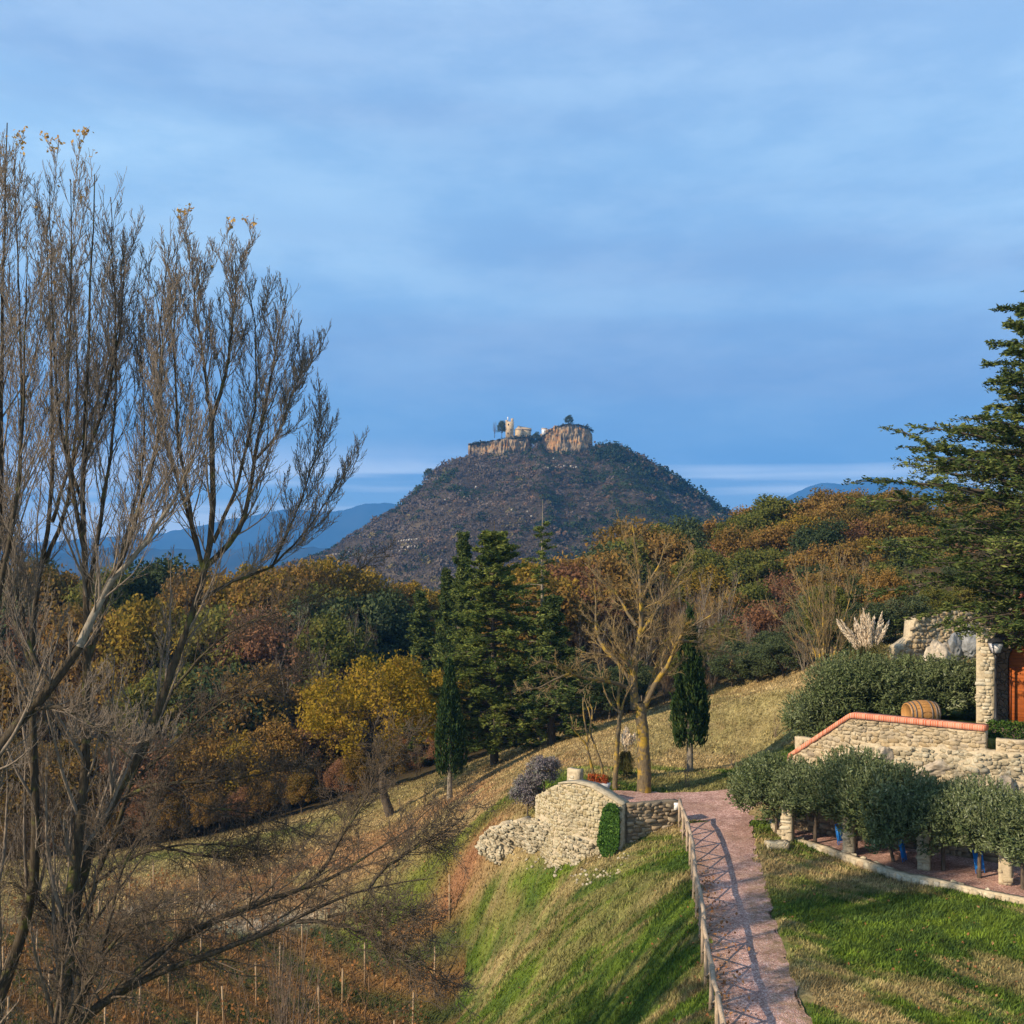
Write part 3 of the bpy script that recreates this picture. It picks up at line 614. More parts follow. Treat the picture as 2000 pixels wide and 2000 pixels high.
def rough_wall(name, line, z0, z1, thick, mat, seed, parent=None, batter=0.0, rough=0.06, step=0.16, zoff=None, along=False, toprough=0.05, stones=None, crev=0.0):
    """masonry wall along a polyline (x,y); z0,z1 per polyline point; closed, roughened faces"""
    line = np.asarray(line, float); z0 = np.broadcast_to(z0, (len(line),)); z1 = np.broadcast_to(z1, (len(line),))
    seg = np.linalg.norm(np.diff(line, axis=0), axis=1); s = np.r_[0, np.cumsum(seg)]; n = max(3, int(s[-1] / step) + 1); t = np.linspace(0, s[-1], n)
    L = np.stack([np.interp(t, s, line[:, c]) for c in (0, 1)], -1); a = np.interp(t, s, z0); b = np.interp(t, s, z1)
    T = norm(np.gradient(L, axis=0)); Nn = np.stack([T[:, 1], -T[:, 0]], -1)           # right-hand normal
    m = max(3, int((b - a).max() / step) + 1); h = np.linspace(0, 1, m)
    rng = rngs(seed)
    def face(sign, bt):
        z = a[:, None] * (1 - h) + b[:, None] * h
        off = sign * (thick / 2 + bt * (b[:, None] - z)) 
        nz = (fbm(t[:, None] / 0.45 + seed, z / 0.3, seed, 3) - 0.5) * 2 * rough + (fbm(t[:, None] / 2.5 + seed, z / 2.0, seed + 5, 2) - 0.5) * 4 * rough
        off = off + sign * nz
        if crev:
            ri = np.abs(fbm(t[:, None] / 0.7 + seed + 0 * z, z / 2.2, seed + 3, 3) - .5) * 2
            off = off - sign * crev * np.clip(1 - ri * 4.0, 0, 1) * (0.4 + 0.6 * (1 - h[None])) + sign * crev * .5 * (fbm(t[:, None] / .9 + 7 + 0 * z, z / .8, seed + 8, 3) - .5) * 2
        return np.concatenate([L[:, None] + Nn[:, None] * off[..., None], z[..., None]], -1)
    A = face(1, batter); B = face(-1, 0.0)
    tz = (fbm(t / 0.35, t * 0, seed + 9, 2) - 0.5) * 2 * toprough; A[:, -1, 2] += tz; B[:, -1, 2] += tz
    ring = np.concatenate([A, B[:, ::-1]], 1); k = ring.shape[1]; V = ring.reshape(-1, 3)
    idx = np.arange(n * k).reshape(n, k); nx = np.roll(idx, -1, 1)
    Fq = np.stack([idx[:-1], nx[:-1], nx[1:], idx[1:]], -1).reshape(-1, 4)
    i = np.arange(m - 1)
    e0 = np.stack([idx[0, i], idx[0, k - 1 - i], idx[0, k - 2 - i], idx[0, i + 1]], -1); e1 = np.stack([idx[-1, i], idx[-1, i + 1], idx[-1, k - 2 - i], idx[-1, k - 1 - i]], -1)
    if not stones:
        return obj(name, mesh_np(name, V, np.vstack([Fq, e0, e1]), False, {'along': np.repeat(t, k)}), mat, parent)
    hs, asp, jit, smat, gapf = stones[:5]; sides = stones[5] if len(stones) > 5 else (1,)
    tot = s[-1]; Cs = []; Ts = []; Ns = []; Ws = []; Hs = []
    for sg in sides:
        z = a.min()
        while z < b.max():
            hc = hs * rng.uniform(.75, 1.35); q = -rng.random() * hs
            while q < tot:
                w_ = hs * asp * rng.uniform(.5, 1.9); qc = q + w_ / 2; zc = z + hc / 2 + rng.normal(0, hs * jit); q += w_
                if qc < w_ * .3 or qc > tot - w_ * .3: continue
                za = np.interp(qc, t, a); zb = np.interp(qc, t, b)
                if zc < za or zc + hc * (.3 if jit < .3 else -.4) > zb: continue
                Lc = np.array([np.interp(qc, t, L[:, 0]), np.interp(qc, t, L[:, 1])]); i0 = min(int(qc / tot * (n - 1)), n - 2); Tc = T[i0]; Nc = np.array([Tc[1], -Tc[0]]) * sg
                hh_ = np.clip((zc - za) / max(zb - za, .01), 0, 1); col = int(round(hh_ * (m - 1))); ii = min(int(round(qc / tot * (n - 1))), n - 1)
                pt = (A if sg > 0 else B)[ii, col, :2]; off = ((pt - L[ii]) * Nc).sum()
                Cs.append([Lc[0] + Nc[0] * off, Lc[1] + Nc[1] * off, zc]); Ts.append([Tc[0], Tc[1], 0]); Ns.append([Nc[0], Nc[1], 0]); Ws.append(w_ / 2 * gapf); Hs.append(hc / 2 * gapf)
            z += hc
    Cs, Ts, Ns, Ws, Hs = [np.array(q_) for q_ in (Cs, Ts, Ns, Ws, Hs)]
    Vs, Fs = stone_batch(rng, Cs, Ts, Ns, Ws, Hs, np.minimum(Hs, Ws) * rng.uniform(.25, .65, len(Ws)) * (1 + (jit > .3)), .09 + jit * .4)
    core = mesh_np(name, np.vstack([V, Vs]), np.vstack([Fq, e0, e1, Fs + len(V)]), False)
    core.materials.append(M_mortar_dark if smat in (ST_grey, ST_brown) else M_mortar); core.materials.append(smat)
    mi = np.zeros(len(core.polygons), dtype=np.int32); mi[-len(Fs):] = 1; core.polygons.foreach_set('material_index', mi)
    return obj(name, core, None, parent)
def coping(name, line, z, thick, hgt, mat, parent, seed=1):
    return rough_wall(name, line, np.asarray(z) - 0.0, np.asarray(z) + hgt, thick, mat, seed, parent, rough=0.004, toprough=0.003, step=0.12)

# old gable shaped retaining wall left of the path
w = thing('stone_retaining_wall', 'old rounded gable shaped stone wall bulging out of the grass slope left of the path', 'wall', P(1150, 1690, 43.8))
w0 = np.array(w.location)
def loc(p, o=w0): return np.asarray(p, float) - o[:len(p)]
gl = [(1062, 1640, 48.2), (1080, 1640, 47.4), (1100, 1600, 46.7), (1130, 1600, 46.1), (1160, 1600, 45.5), (1190, 1600, 45.0), (1222, 1600, 44.6)]
gx = np.array([loc(P(*g)[:2]) for g in gl])
ztop = [CZ - (v - HV) / F * g[2] for v, g in zip((1552, 1543, 1530, 1528, 1535, 1552, 1572), gl)]
rough_wall('wall_face', gx, np.array([-1.7] * 7) - w0[2], np.array(ztop) - w0[2], 0.6, M_rub_small, 3, w, batter=0.10, rough=0.06, stones=(0.11, 1.4, .16, ST_yel, 1.0))
fw = [P(1222, 1600, 44.6)[:2], P(1275, 1600, 45.1)[:2], P(1324, 1600, 45.5)[:2]]
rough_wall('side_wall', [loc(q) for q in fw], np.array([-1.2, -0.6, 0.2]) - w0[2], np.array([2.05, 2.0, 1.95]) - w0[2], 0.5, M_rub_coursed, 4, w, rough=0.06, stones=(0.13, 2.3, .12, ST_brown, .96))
tagp = coping('wall_cap', gx[2:], np.array(ztop[2:]) - w0[2] + 0.02, 0.70, 0.06, M_capstone, w)
rough_wall('end_block', [loc(P(1112, 1520, 47.6)[:2]), loc(P(1135, 1520, 47.2)[:2])], 2.3 - w0[2], 2.95 - w0[2], 0.35, M_rub_pale, 8, w, rough=0.02, stones=(0.2, 1.5, .05, ST_pale, .95))
pq = MB(); pq.box(loc(P(1322, 1575, 45.1)), (0.24, 0.04, 0.3), 0.05); pq.build('white_plate', M_white, w)
# ruined tail running off to the left of it
w2_ = rough_wall('ruined_stone_wall', [P(945, 1600, 50.5)[:2], P(975, 1600, 49.5)[:2], P(1010, 1600, 48.6)[:2], P(1062, 1600, 47.7)[:2], P(1105, 1600, 46.6)[:2]], [-1.6, -1.6, -1.9, -1.9, -1.9],
                 [P(945, 1640, 50.5)[2], P(975, 1612, 49.5)[2], P(1010, 1600, 48.6)[2], P(1062, 1598, 47.6)[2], P(1110, 1610, 46)[2]], 0.8, M_rub_grey, 12, batter=0.04, rough=0.15, toprough=0.30, crev=0.35, stones=(0.11, 1.3, .24, ST_ruin, 1.02, (1, -1)))
tag(w2_, 'crumbling grey rubble wall stub sloping down to the left of the gable shaped wall', 'wall')
rough_f = rough_wall('wall_footing', [loc(P(1085, 1600, 46.5)[:2]), loc(P(1130, 1600, 45.5)[:2]), loc(P(1180, 1600, 44.6)[:2]), loc(P(1215, 1600, 44.2)[:2])], np.array([-2.2] * 4) - w0[2], np.array([0.3, 0.5, 0.35, -0.1]) - w0[2], 0.45, M_rub_grey, 13, w, batter=0.05, rough=0.14, toprough=0.2, crev=0.35, stones=(0.11, 1.3, .24, ST_ruin, 1.02, (1, -1)))

rg = rngs(19); n_ = 110; u_ = rg.uniform(940, 1230, n_); v_ = np.interp(u_, [940, 1010, 1060, 1100, 1150, 1230], [1650, 1680, 1695, 1712, 1720, 1690]) + rg.normal(-8, 12, n_)
Cc = np.array([hit(a_, b_) for a_, b_ in zip(u_, v_)]); sz = rg.uniform(.025, .065, n_) * (1 + (rg.random(n_) < .05)); th_ = rg.random(n_) * 6.28
Vr, Fr = stone_batch(rg, Cc + [0, 0, .02], np.stack([np.cos(th_), np.sin(th_), 0 * th_], -1), np.stack([-np.sin(th_), np.cos(th_), 0 * th_], -1), sz * 1.3, sz * .8, sz, .16)
tag(obj('fallen_stones', mesh_np('fallen_stones', Vr, Fr), ST_ruin), 'loose pale stones scattered in the grass at the foot of the old gable shaped wall', 'stones', kind='stuff')

# coped wall above the terrace
c = thing('coped_stone_wall', 'stone parapet wall with brick coping, stepping down at its left end, above the olives', 'wall', (14, 44.1, 1.1)); c0 = np.array(c.location)
def l2(p, o): return np.asarray(p, float) - np.asarray(o)[:len(p)]
cl = [WALL_A, WALL_B, WALL_C]
rough_wall('wall_face', [l2(q, c0) for q in cl], 2.2 - c0[2], np.array([3.62, 5.68, 5.62]) - c0[2], 0.45, M_rub, 21, c, batter=0.05, rough=0.04, toprough=0.01, stones=(0.13, 1.6, .22, ST_tan, 1.0))
coping('brick_coping', [l2(q, c0) for q in cl], np.array([3.62, 5.68, 5.62]) - c0[2] + 0.005, 0.62, 0.20, M_brick, c)
rough_wall('stair_wall', [l2(P(1556, 1445, 47.8)[:2], c0), l2(P(1600, 1445, 47.2)[:2], c0)], 2.0 - c0[2], 4.3 - c0[2], 0.4, M_rub, 22, c, rough=0.03, stones=(0.2, 1.5, .1, ST_tan, .95))
r1 = rough_wall('rubble_retaining_wall', [WALL_A + [-0.3, -0.6], WALL_B + [0.0, -0.3], (WALL_B + WALL_C) / 2 + [0, -0.3], WALL_C + [0, -0.3], WALL_D + [0, -0.25]], 0.9, [2.9, 4.6, 4.8, 4.9, 4.95], 0.55, M_rub_grey, 31, batter=0.12, rough=0.17, toprough=0.15, crev=0.2, stones=(0.12, 1.4, .24, ST_ruin, 1.03))
tag(r1, 'rough rock and rubble retaining wall directly behind the lower olive trees', 'wall')
r2 = rough_wall('stone_garden_wall', [WALL_C + [0.30, -0.15], WALL_D + [0, -0.1]], 4.0, [5.35, 5.30], 0.45, M_rub, 33, batter=0.03, rough=0.04, toprough=0.01, stones=(0.13, 1.5, .2, ST_tan, 1.0))
tag(r2, 'low stone wall below the clipped hedge at the right edge', 'wall')
def boulder(name, c, size, mat, seed, label, cat='rock', group=None, parent=None):
    rng = rngs(seed); a = np.linspace(0, pi, 41); b = np.linspace(0, 2 * pi, 73)[:-1]
    A, B = np.meshgrid(a, b, indexing='ij'); D = np.stack([np.sin(A) * np.cos(B), np.sin(A) * np.sin(B), np.cos(A)], -1)
    K = rng.normal(0, 1, (22, 3)); K = norm(K); h = rng.uniform(0.5, 0.95, 22)
    q = (D @ K.T) / h; r = 1 / np.maximum(q.max(-1), 0.75); r = r * (1 + .30 * (fbm(D[..., 0] * 4 + seed * 3 + D[..., 2] * 3, D[..., 1] * 4 + D[..., 2] * 5, seed, 5) - .5))
    V = D * r[..., None] * np.array(size); idx = np.arange(V.shape[0] * V.shape[1]).reshape(V.shape[:2]); nx = np.roll(idx, -1, 1)
    Fq = np.stack([idx[:-1], nx[:-1], nx[1:], idx[1:]], -1).reshape(-1, 4)
    o = obj(name, mesh_np(name, V.reshape(-1, 3), Fq), mat, parent); o.location = tuple(c); o.rotation_euler = (0, 0, rng.uniform(0, 3))
    if label: tag(o, label, cat, group)
    return o
boulder('rock_outcrop', (15.0, 43.0, 4.1), (1.1, 0.6, 0.7), M_rock, 1, 'weathered tan rock bulging from the retaining wall under the left end of the brick coping')
boulder('rock_outcrop', (16.7, 41.7, 4.1), (1.2, 0.6, 0.6), M_rock, 2, 'tan rock in the retaining wall below the wine barrel')
boulder('rock_outcrop', (18.3, 39.9, 3.4), (0.5, 0.5, 1.1), M_rock, 3, 'tall slanted slab of rock leaning on the retaining wall by the right edge')

# kerb of the terrace and back wall, posts
kb = rough_wall('stone_kerb', [k[:2] for k in KERB], 0.45, [1.18] * len(KERB), 0.26, M_rub_pale, 41, rough=0.03, toprough=0.03, step=0.12, stones=(0.2, 1.0, .15, ST_pale, 1.0, (1, -1)))
tag(kb, 'low pale stone edging curving along the grass side of the pink gravel terrace', 'kerb')
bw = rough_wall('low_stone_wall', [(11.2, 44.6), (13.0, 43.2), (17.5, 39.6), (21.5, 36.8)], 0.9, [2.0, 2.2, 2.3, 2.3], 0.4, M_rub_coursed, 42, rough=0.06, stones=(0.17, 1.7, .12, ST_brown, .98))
tag(bw, 'shaded low brown stone wall at the back of the gravel terrace behind the posts', 'wall')
posts = [('first', 1539, 1643), ('second', 1659, 1668), ('third', 1805, 1698), ('fourth', 1964, 1726)]
side = ['leftmost square stone post, standing on the kerb corner of the gravel terrace', 'second square stone post from the left on the gravel terrace, beside a blue folded chair',
        'third square stone post from the left, between two blue folded chairs on the terrace', 'rightmost square stone post of the gravel terrace, nearest the picture edge']
PB = []
for i, (nm, u, v) in enumerate(posts):
    d = (CZ - 1.085) * F / (v - HV); b = np.array([(u - 1000) / F * d, d, 1.085]); PB.append(b)
    o = rough_wall('stone_post', [(-0.2, 0.0), (0.2, 0.0)], 0.0, 1.5, 0.40, M_rub_pale, 50 + i, rough=0.006, step=0.1, toprough=0.005, stones=(0.13, 1.9, .04, ST_pale, .98, (1, -1)))
    o.location = tuple(b); o.rotation_euler = (0, 0, -0.55); tag(o, side[i], 'post', 'stone posts along the gravel terrace')
bl = rough_wall('stone_block', [(-0.45, 0), (0.0, 0.05), (0.4, 0.0)], 0.0, 0.3, 0.5, M_rub_pale, 60, rough=0.05, step=0.12)
q = hit(1520, 1658); bl.location = (q[0], q[1], q[2] - 0.05); tag(bl, 'flat pale stone block lying in the grass beside the kerb corner', 'stone block')
# blue folded chairs by the back wall
def folded_chair():
    t = thing('folded_chair', '', 'chair')
    m = MB(); m.box((0, 0, 0.42), (0.34, 0.05, 0.55), 0, 0); m.build('seat', M_blue, t)
    m = MB()
    for sx in (-0.18, 0.18): m.tube([(sx, 0.03, 0), (sx, 0.03, 0.8)], 0.018, 6)
    m.tube([(-0.18, 0.03, 0.79), (0.18, 0.03, 0.79)], 0.018, 6); m.build('frame', M_blue, t)
    m = MB()
    for sx in (-0.14, 0.14): m.tube([(sx, -0.02, 0.02), (sx, -0.02, 0.7)], 0.014, 6)
    m.tube([(-0.14, -0.02, 0.10), (0.14, -0.02, 0.10)], 0.012, 6); m.build('legs', M_blue, t); return t
fc0 = folded_chair()
for i, (u, v, lab) in enumerate(((1645, 1650, 'bright blue folded chair just left of the second stone post'), (1768, 1682, 'dull blue folded chair half hidden in olive leaves left of the third stone post'),
                                 (1916, 1706, 'dark and bright blue folded chair left of the rightmost stone post'))):
    o = fc0 if i == 0 else copy_tree(fc0)
    d = (CZ - 1.085) * F / (v - HV); o.location = ((u - 1000) / F * d, d, 1.09); o.rotation_euler = (radians(-12), 0, [0.5, 0.9, 0.3][i]); o['label'] = lab; o['group'] = 'blue folded chairs under the olives'

# ------------------------------------------------------------------ rustic log fence beside the path
fence = thing('log_fence', 'rustic log fence with zigzag braces running down the left edge of the gravel path', 'fence', RAIL[-1] - np.array([0, 0, 1.0])); f0 = np.array(fence.location)
R_ = np.array(RAIL); seg = np.linalg.norm(np.diff(R_, axis=0), axis=1); sL = np.r_[0, np.cumsum(seg)]
rg = rngs(7); npost = int(sL[-1] / 1.55); tt = np.linspace(0, sL[-1], npost + 1)
PP = np.stack([np.interp(tt, sL, R_[:, c_]) for c_ in range(3)], -1)
PP[:, 0] += rg.normal(0, 0.015, len(PP)) 
for i in range(len(PP)):
    p = PP[i] - f0; m = MB(); lean = rg.normal(0, 0.02, 2)
    m.tube([p + [lean[0], lean[1], -1.35], p + [0, 0, -0.5], p + [0, 0, 0.03]], [0.062, 0.058, 0.052], 8); m.build('post', M_log, fence, True)
    if i < len(PP) - 1:
        a = p; b = PP[i + 1] - f0; m = MB(); mid = (a + b) / 2 + rg.normal(0, 0.02, 3)
        m.tube([a + [0.03, 0.08, 0.045], mid + [0.03, 0, 0.045], b + [0.03, -0.08, 0.045]], [0.068, 0.063, 0.058], 8); m.build('rail', M_log, fence, True)
        h = [0, 0, -0.92]; top = [0, 0, -0.08]
        m = MB(); m.tube([a + h, (a + b) / 2 + [0, 0, -0.5] + rg.normal(0, .02, 3), b + top], [0.032, .03, 0.027], 6); m.build('brace', M_log, fence, True)
        m = MB(); m.tube([a + top + [0.06, 0, 0], (a + b) / 2 + [0.06, 0, -0.5] + rg.normal(0, .02, 3), b + h + [0.06, 0, 0]], [0.03, .03, 0.027], 6); m.build('brace', M_log, fence, True)

# ------------------------------------------------------------------ gate building, lamp post, barrel, hedge
gb = thing('gate_building', 'stone building with arched orange wooden garage door and pale corner pier at the right edge', 'building', (20.3, 44.5, 5.22), -0.45); g0 = np.array(gb.location)
m = MB()
# facade with arched opening: x from 19.2 to 24.8, door 20.35..23.35 wide, springing at 2.9, crown at 4.05
def arch_wall(m, x0, x1, y0, y1, H, dx0, dx1, zs, zc):
    n = 14; cx = (dx0 + dx1) / 2; hw = (dx1 - dx0) / 2
    a = np.linspace(pi, 0, n + 1); ax = cx + hw * np.cos(a); az = zs + (zc - zs) * np.sin(a)
    for yy, fl in ((y0, False), (y1, True)):
        pts = []; Fs = []
        V = [[x0, yy, 0], [dx0, yy, 0], [dx0, yy, zs], [x0, yy, zs], [dx1, yy, 0], [x1, yy, 0], [x1, yy, zs], [dx1, yy, zs]]
        Fq = [[0, 1, 2, 3], [4, 5, 6, 7]]
        base = len(V)
        for i in range(n + 1): V.append([ax[i], yy, az[i]]); V.append([ax[i] if 0 < i < n else (x0 if i == 0 else x1), yy, H])
        for i in range(n): Fq.append([base + 2 * i, base + 2 * i + 2, base + 2 * i + 3, base + 2 * i + 1])
        V.append([x0, yy, zs]); V.append([x1, yy, zs])
        T3 = [[base, base + 1, len(V) - 2], [base + 2 * n, len(V) - 1, base + 2 * n + 1]]
        Fq = np.array(Fq); T3 = np.array(T3)
        if fl: Fq = Fq[:, ::-1]; T3 = T3[:, ::-1]
        m.add(V, [Fq, T3])
    V = []; Fq = []
    prof = [(dx0, 0), (dx0, zs)] + [(ax[i], az[i]) for i in range(1, n)] + [(dx1, zs), (dx1, 0)]
    for (px, pz) in prof: V.append([px, y0, pz]); V.append([px, y1, pz])
    for i in range(len(prof) - 1): Fq.append([2 * i, 2 * i + 1, 2 * i + 3, 2 * i + 2])
    m.add(V, [np.array(Fq)])
    m.add([[x0, y0, 0], [x0, y1, 0], [x0, y1, H], [x0, y0, H], [x1, y0, 0], [x1, y1, 0], [x1, y1, H], [x1, y0, H]], [np.array([[0, 3, 2, 1], [4, 5, 6, 7], [3, 7, 6, 2]])])
arch_wall(m, -0.85, 4.6, 0.0, 0.35, 4.75, 0.2, 3.1, 2.75, 3.85); m.build('facade', M_rub_dark, gb)
rough_wall('corner_pier', [(-0.97, -0.38), (-0.28, -0.38)], 0.0, 4.15, 0.72, M_rub_pale, 71, gb, rough=0.01, toprough=0.02, stones=(0.13, 1.7, .08, ST_pale, .98))
m = MB(); m.box((1.9, 4.2, 2.3), (5.4, 0.3, 4.6)); m.box((-0.68, 2.2, 2.3), (0.3, 3.6, 4.6)); m.box((4.45, 2.3, 2.3), (0.3, 3.5, 4.6)); m.build('rear_walls', M_rub, gb)
m = MB(); n = 14; cx, hw, zs, zc = 1.65, 1.43, 2.75, 3.80; a = np.linspace(0, pi, n + 1)
poly = [(0.24, 0.02), (3.06, 0.02)] + [(cx + hw * cos(t_) * 0.985, zs + (zc - zs) * sin(t_)) for t_ in a]
V = np.array([[p_[0], 0.16, p_[1]] for p_ in poly] + [[p_[0], 0.22, p_[1]] for p_ in poly]); k = len(poly)
m.add(V, [np.array([list(range(k))]), np.array([list(range(k, 2 * k))[::-1]]), np.array([[i, k + i, k + (i + 1) % k, (i + 1) % k] for i in range(k)])])
door = m.build('door', M_door, gb); tag(door, 'varnished orange wooden arched door')
m = MB(); m.box((1.65, 0.13, 2.45), (2.80, 0.06, 0.10)); m.box((0.27, 0.13, 1.25), (0.08, 0.06, 2.4)); m.box((1.575, 0.13, 1.22), (0.08, 0.06, 2.35)); m.box((3.02, 0.13, 1.25), (0.08, 0.06, 2.4)); m.box((1.65, 0.13, 0.09), (2.80, 0.06, 0.14)); m.build('door_frame', M_doorframe, door)
m = MB(); m.tube([(1.45, 0.08, 1.1), (1.45, 0.08, 1.3)], 0.02, 6); m.build('handle', M_iron, door)
M_tile = simple_mat('roof_tile', (0.42, 0.15, 0.09), 0.9, 3, 0.3, 0.02)
m = MB(); sl = [(0.35, -0.25, 4.77), (4.8, -0.25, 4.77), (4.8, 4.6, 5.6), (0.35, 4.6, 5.6)]
m.add(sl + [(x_, y_, z_ + 0.1) for x_, y_, z_ in sl], [np.array([[0, 3, 2, 1], [4, 5, 6, 7], [0, 1, 5, 4], [1, 2, 6, 5], [2, 3, 7, 6], [3, 0, 4, 7]])])
for i in range(19):
    x_ = 0.45 + i * 0.235; m.tube([(x_, -0.3, 4.86), (x_, 4.6, 5.73)], 0.085, 8)
m.build('roof', M_tile, gb)

lp = thing('lamp_post', 'black iron lamp post with four sided lantern beside the pale pier', 'lamp post', (19.68, 43.75, 5.22))
m = MB(); m.lathe((0, 0, 0), [(0.0, 0), (0.17, 0), (0.17, 0.06), (0.12, 0.12), (0.10, 0.35), (0.13, 0.42), (0.07, 0.52), (0.055, 0.9), (0.045, 2.9), (0.07, 2.95), (0.04, 3.0), (0.03, 3.12), (0, 3.12)], 14); m.build('pole', M_iron, lp, True)
ln = MB()
V = [];
for z_, r_ in ((3.14, 0.13), (3.52, 0.22)):
    V += [[-r_, -r_, z_], [r_, -r_, z_], [r_, r_, z_], [-r_, r_, z_]]
ln.add(V, [np.array([[0, 1, 5, 4], [1, 2, 6, 5], [2, 3, 7, 6], [3, 0, 4, 7], [0, 3, 2, 1], [4, 5, 6, 7]])]); lan = ln.build('lantern', M_lampglass, lp)
m = MB()
for sx, sy in ((-1, -1), (1, -1), (1, 1), (-1, 1)): m.tube([(sx * .135, sy * .135, 3.12), (sx * .225, sy * .225, 3.54)], 0.014, 5)
m.box((0, 0, 3.55), (0.5, 0.5, 0.035)); m.add([[-.25, -.25, 3.57], [.25, -.25, 3.57], [.25, .25, 3.57], [-.25, .25, 3.57], [0, 0, 3.85]], [np.array([[0, 1, 4], [1, 2, 4], [2, 3, 4], [3, 0, 4]])]); m.lathe((0, 0, 3.8), [(0.03, 0), (0.045, 0.05), (0.02, 0.12), (0, 0.16)], 8)
m.box((0, 0, 3.13), (0.28, 0.28, 0.03)); m.build('lantern_frame', M_iron, lan)

br = thing('wine_barrel', 'oak wine barrel with dark hoops lying on its side behind the brick coped wall', 'barrel', (P(1797, 1400, 44.6)[0], 44.5, 5.22), radians(8))
pr = [(0.0, -0.58), (0.34, -0.58), (0.34, -0.61), (0.375, -0.61)] + [(0.375 + 0.095 * (1 - (x_ / 0.61) ** 2), x_) for x_ in np.linspace(-0.58, 0.58, 14)] + [(0.375, 0.61), (0.34, 0.61), (0.34, 0.58), (0.0, 0.58)]
m = MB(); m.lathe((0, 0, 0.56), [(r_ * 1.18, z_ * 1.06) for r_, z_ in pr], 28, 'x'); m.build('staves', M_barrel, br)
for zc_ in (-0.55, -0.42, -0.22, 0.22, 0.42, 0.55):
    r_ = 0.375 + 0.095 * (1 - (zc_ / 0.61) ** 2); m = MB(); m.lathe((0, 0, 0.56), [(r_ * 1.18 + 0.004, zc_ * 1.06 - 0.035), (r_ * 1.18 + 0.012, zc_ * 1.06 - 0.035), (r_ * 1.18 + 0.012, zc_ * 1.06 + 0.035), (r_ * 1.18 + 0.004, zc_ * 1.06 + 0.035)], 28, 'x'); m.build('hoop', M_hoop, br)

# ------------------------------------------------------------------ upper retaining wall and rocks behind the olives
uw = thing('upper_retaining_wall', 'tall tan stone retaining wall stepping up behind the upper olives under the big cedar', 'wall', P(1830, 1300, 60)); u0 = np.array(uw.location)
uw_l = [P(1748, 1300, 59)[:2], P(1775, 1300, 59.3)[:2], P(1777, 1300, 59.3)[:2], P(1830, 1300, 60)[:2], P(1870, 1300, 60.5)[:2], P(1990, 1300, 62)[:2]]
uw_z = [P(0, 1262, 59)[2], P(0, 1242, 59.3)[2], P(0, 1206, 59.3)[2], P(0, 1198, 60)[2], P(0, 1188, 60.5)[2], P(0, 1185, 62)[2]]
rough_wall('wall_face', [l2(q, u0) for q in uw_l], 4.8 - u0[2], np.array(uw_z) - u0[2], 0.8, M_rub, 81, uw, batter=0.06, rough=0.07, toprough=0.05, stones=(0.18, 1.3, .3, ST_tan, 1.05))
for i, (u, v, d, s, mt, lab) in enumerate(((1868, 1262, 58.3, (0.65, 0.5, 0.95), M_rock_grey, 'dark grey slab of rock at the foot of the upper retaining wall'),
                                  (1892, 1255, 57.9, (0.7, 0.5, 1.2), M_rock_grey, 'tall grey rock right beside the pale pier, against the upper retaining wall'),
                                  (1832, 1290, 58.2, (1.5, 0.7, 1.3), M_rock, 'large weathered pale rock mass bulging from the upper retaining wall'))):
    boulder('rock', P(u, v, d), s, mt, 90 + i, lab)

# ------------------------------------------------------------------ planter on the old wall
pl = thing('planter', 'white concrete trough with rusty red plants on top of the gable shaped wall', 'planter', P(1168, 1542, 46.3) + np.array([0, 0, 0.0]), radians(-25))
m = MB(); m.add([[-.45, -.16, 0], [.45, -.16, 0], [.45, .16, 0], [-.45, .16, 0], [-.52, -.21, .3], [.52, -.21, .3], [.52, .21, .3], [-.52, .21, .3]], [np.array([[0, 3, 2, 1], [0, 1, 5, 4], [1, 2, 6, 5], [2, 3, 7, 6], [3, 0, 4, 7], [4, 5, 6, 7]])]); m.build('trough', M_concrete, pl)
rg = rngs(5); C = np.c_[rg.uniform(-.45, .45, 500), rg.uniform(-.16, .16, 500), 0.3 + 0.35 * rg.random(500) ** 1.3]
V, Fq, at = leaves(rg, C, 0.14, 0.3, np.array([[0, 0, 1.]]), 0.8, rnd=rg.random(500)); obj('plants', mesh_np('plants', V, Fq, attrs={'rnd': at}), L_redplant, pl)

# ------------------------------------------------------------------ vegetation builders
def clump_crown(rng, rx, ry, rz, zc, nclump, per, leaf, clr, asp=0.55, shell=0.55, hang=0.0, flat=0.8, lumps=None):
    """leaf clusters spread through an uneven crown; returns verts, faces, rnd, clump centres"""
    D = norm(rng.normal(0, 1, (nclump, 3))); D[:, 2] = np.where(D[:, 2] < -0.55, -D[:, 2], D[:, 2])
    lump = 0.78 + 0.42 * fbm(D[:, 0] * 2.2 + 9 + rng.random() * 50, D[:, 1] * 2.2 + D[:, 2] * 2.7 + 9, 7, 2)
    r = (shell + (1 - shell) * rng.random(nclump) ** 0.6) * lump
    C = D * r[:, None] * np.array([rx, ry, rz]) + np.array([0, 0, zc])
    cr = clr * rng.uniform(0.6, 1.3, nclump); rn = rng.random(nclump)
    idx = np.repeat(np.arange(nclump), per)
    o = norm(rng.normal(0, 1, (len(idx), 3))) * (rng.random((len(idx), 1)) ** 0.45)
    o[:, 2] *= flat
    Pq = C[idx] + o * cr[idx][:, None]
    V, Fq, at = leaves(rng, Pq, leaf, asp, nrm=o + np.array([0, 0, 0.3]), rnd=np.clip(rn[idx] * 0.75 + 0.25 * rng.random(len(idx)), 0, 1))
    return V, Fq, at, C
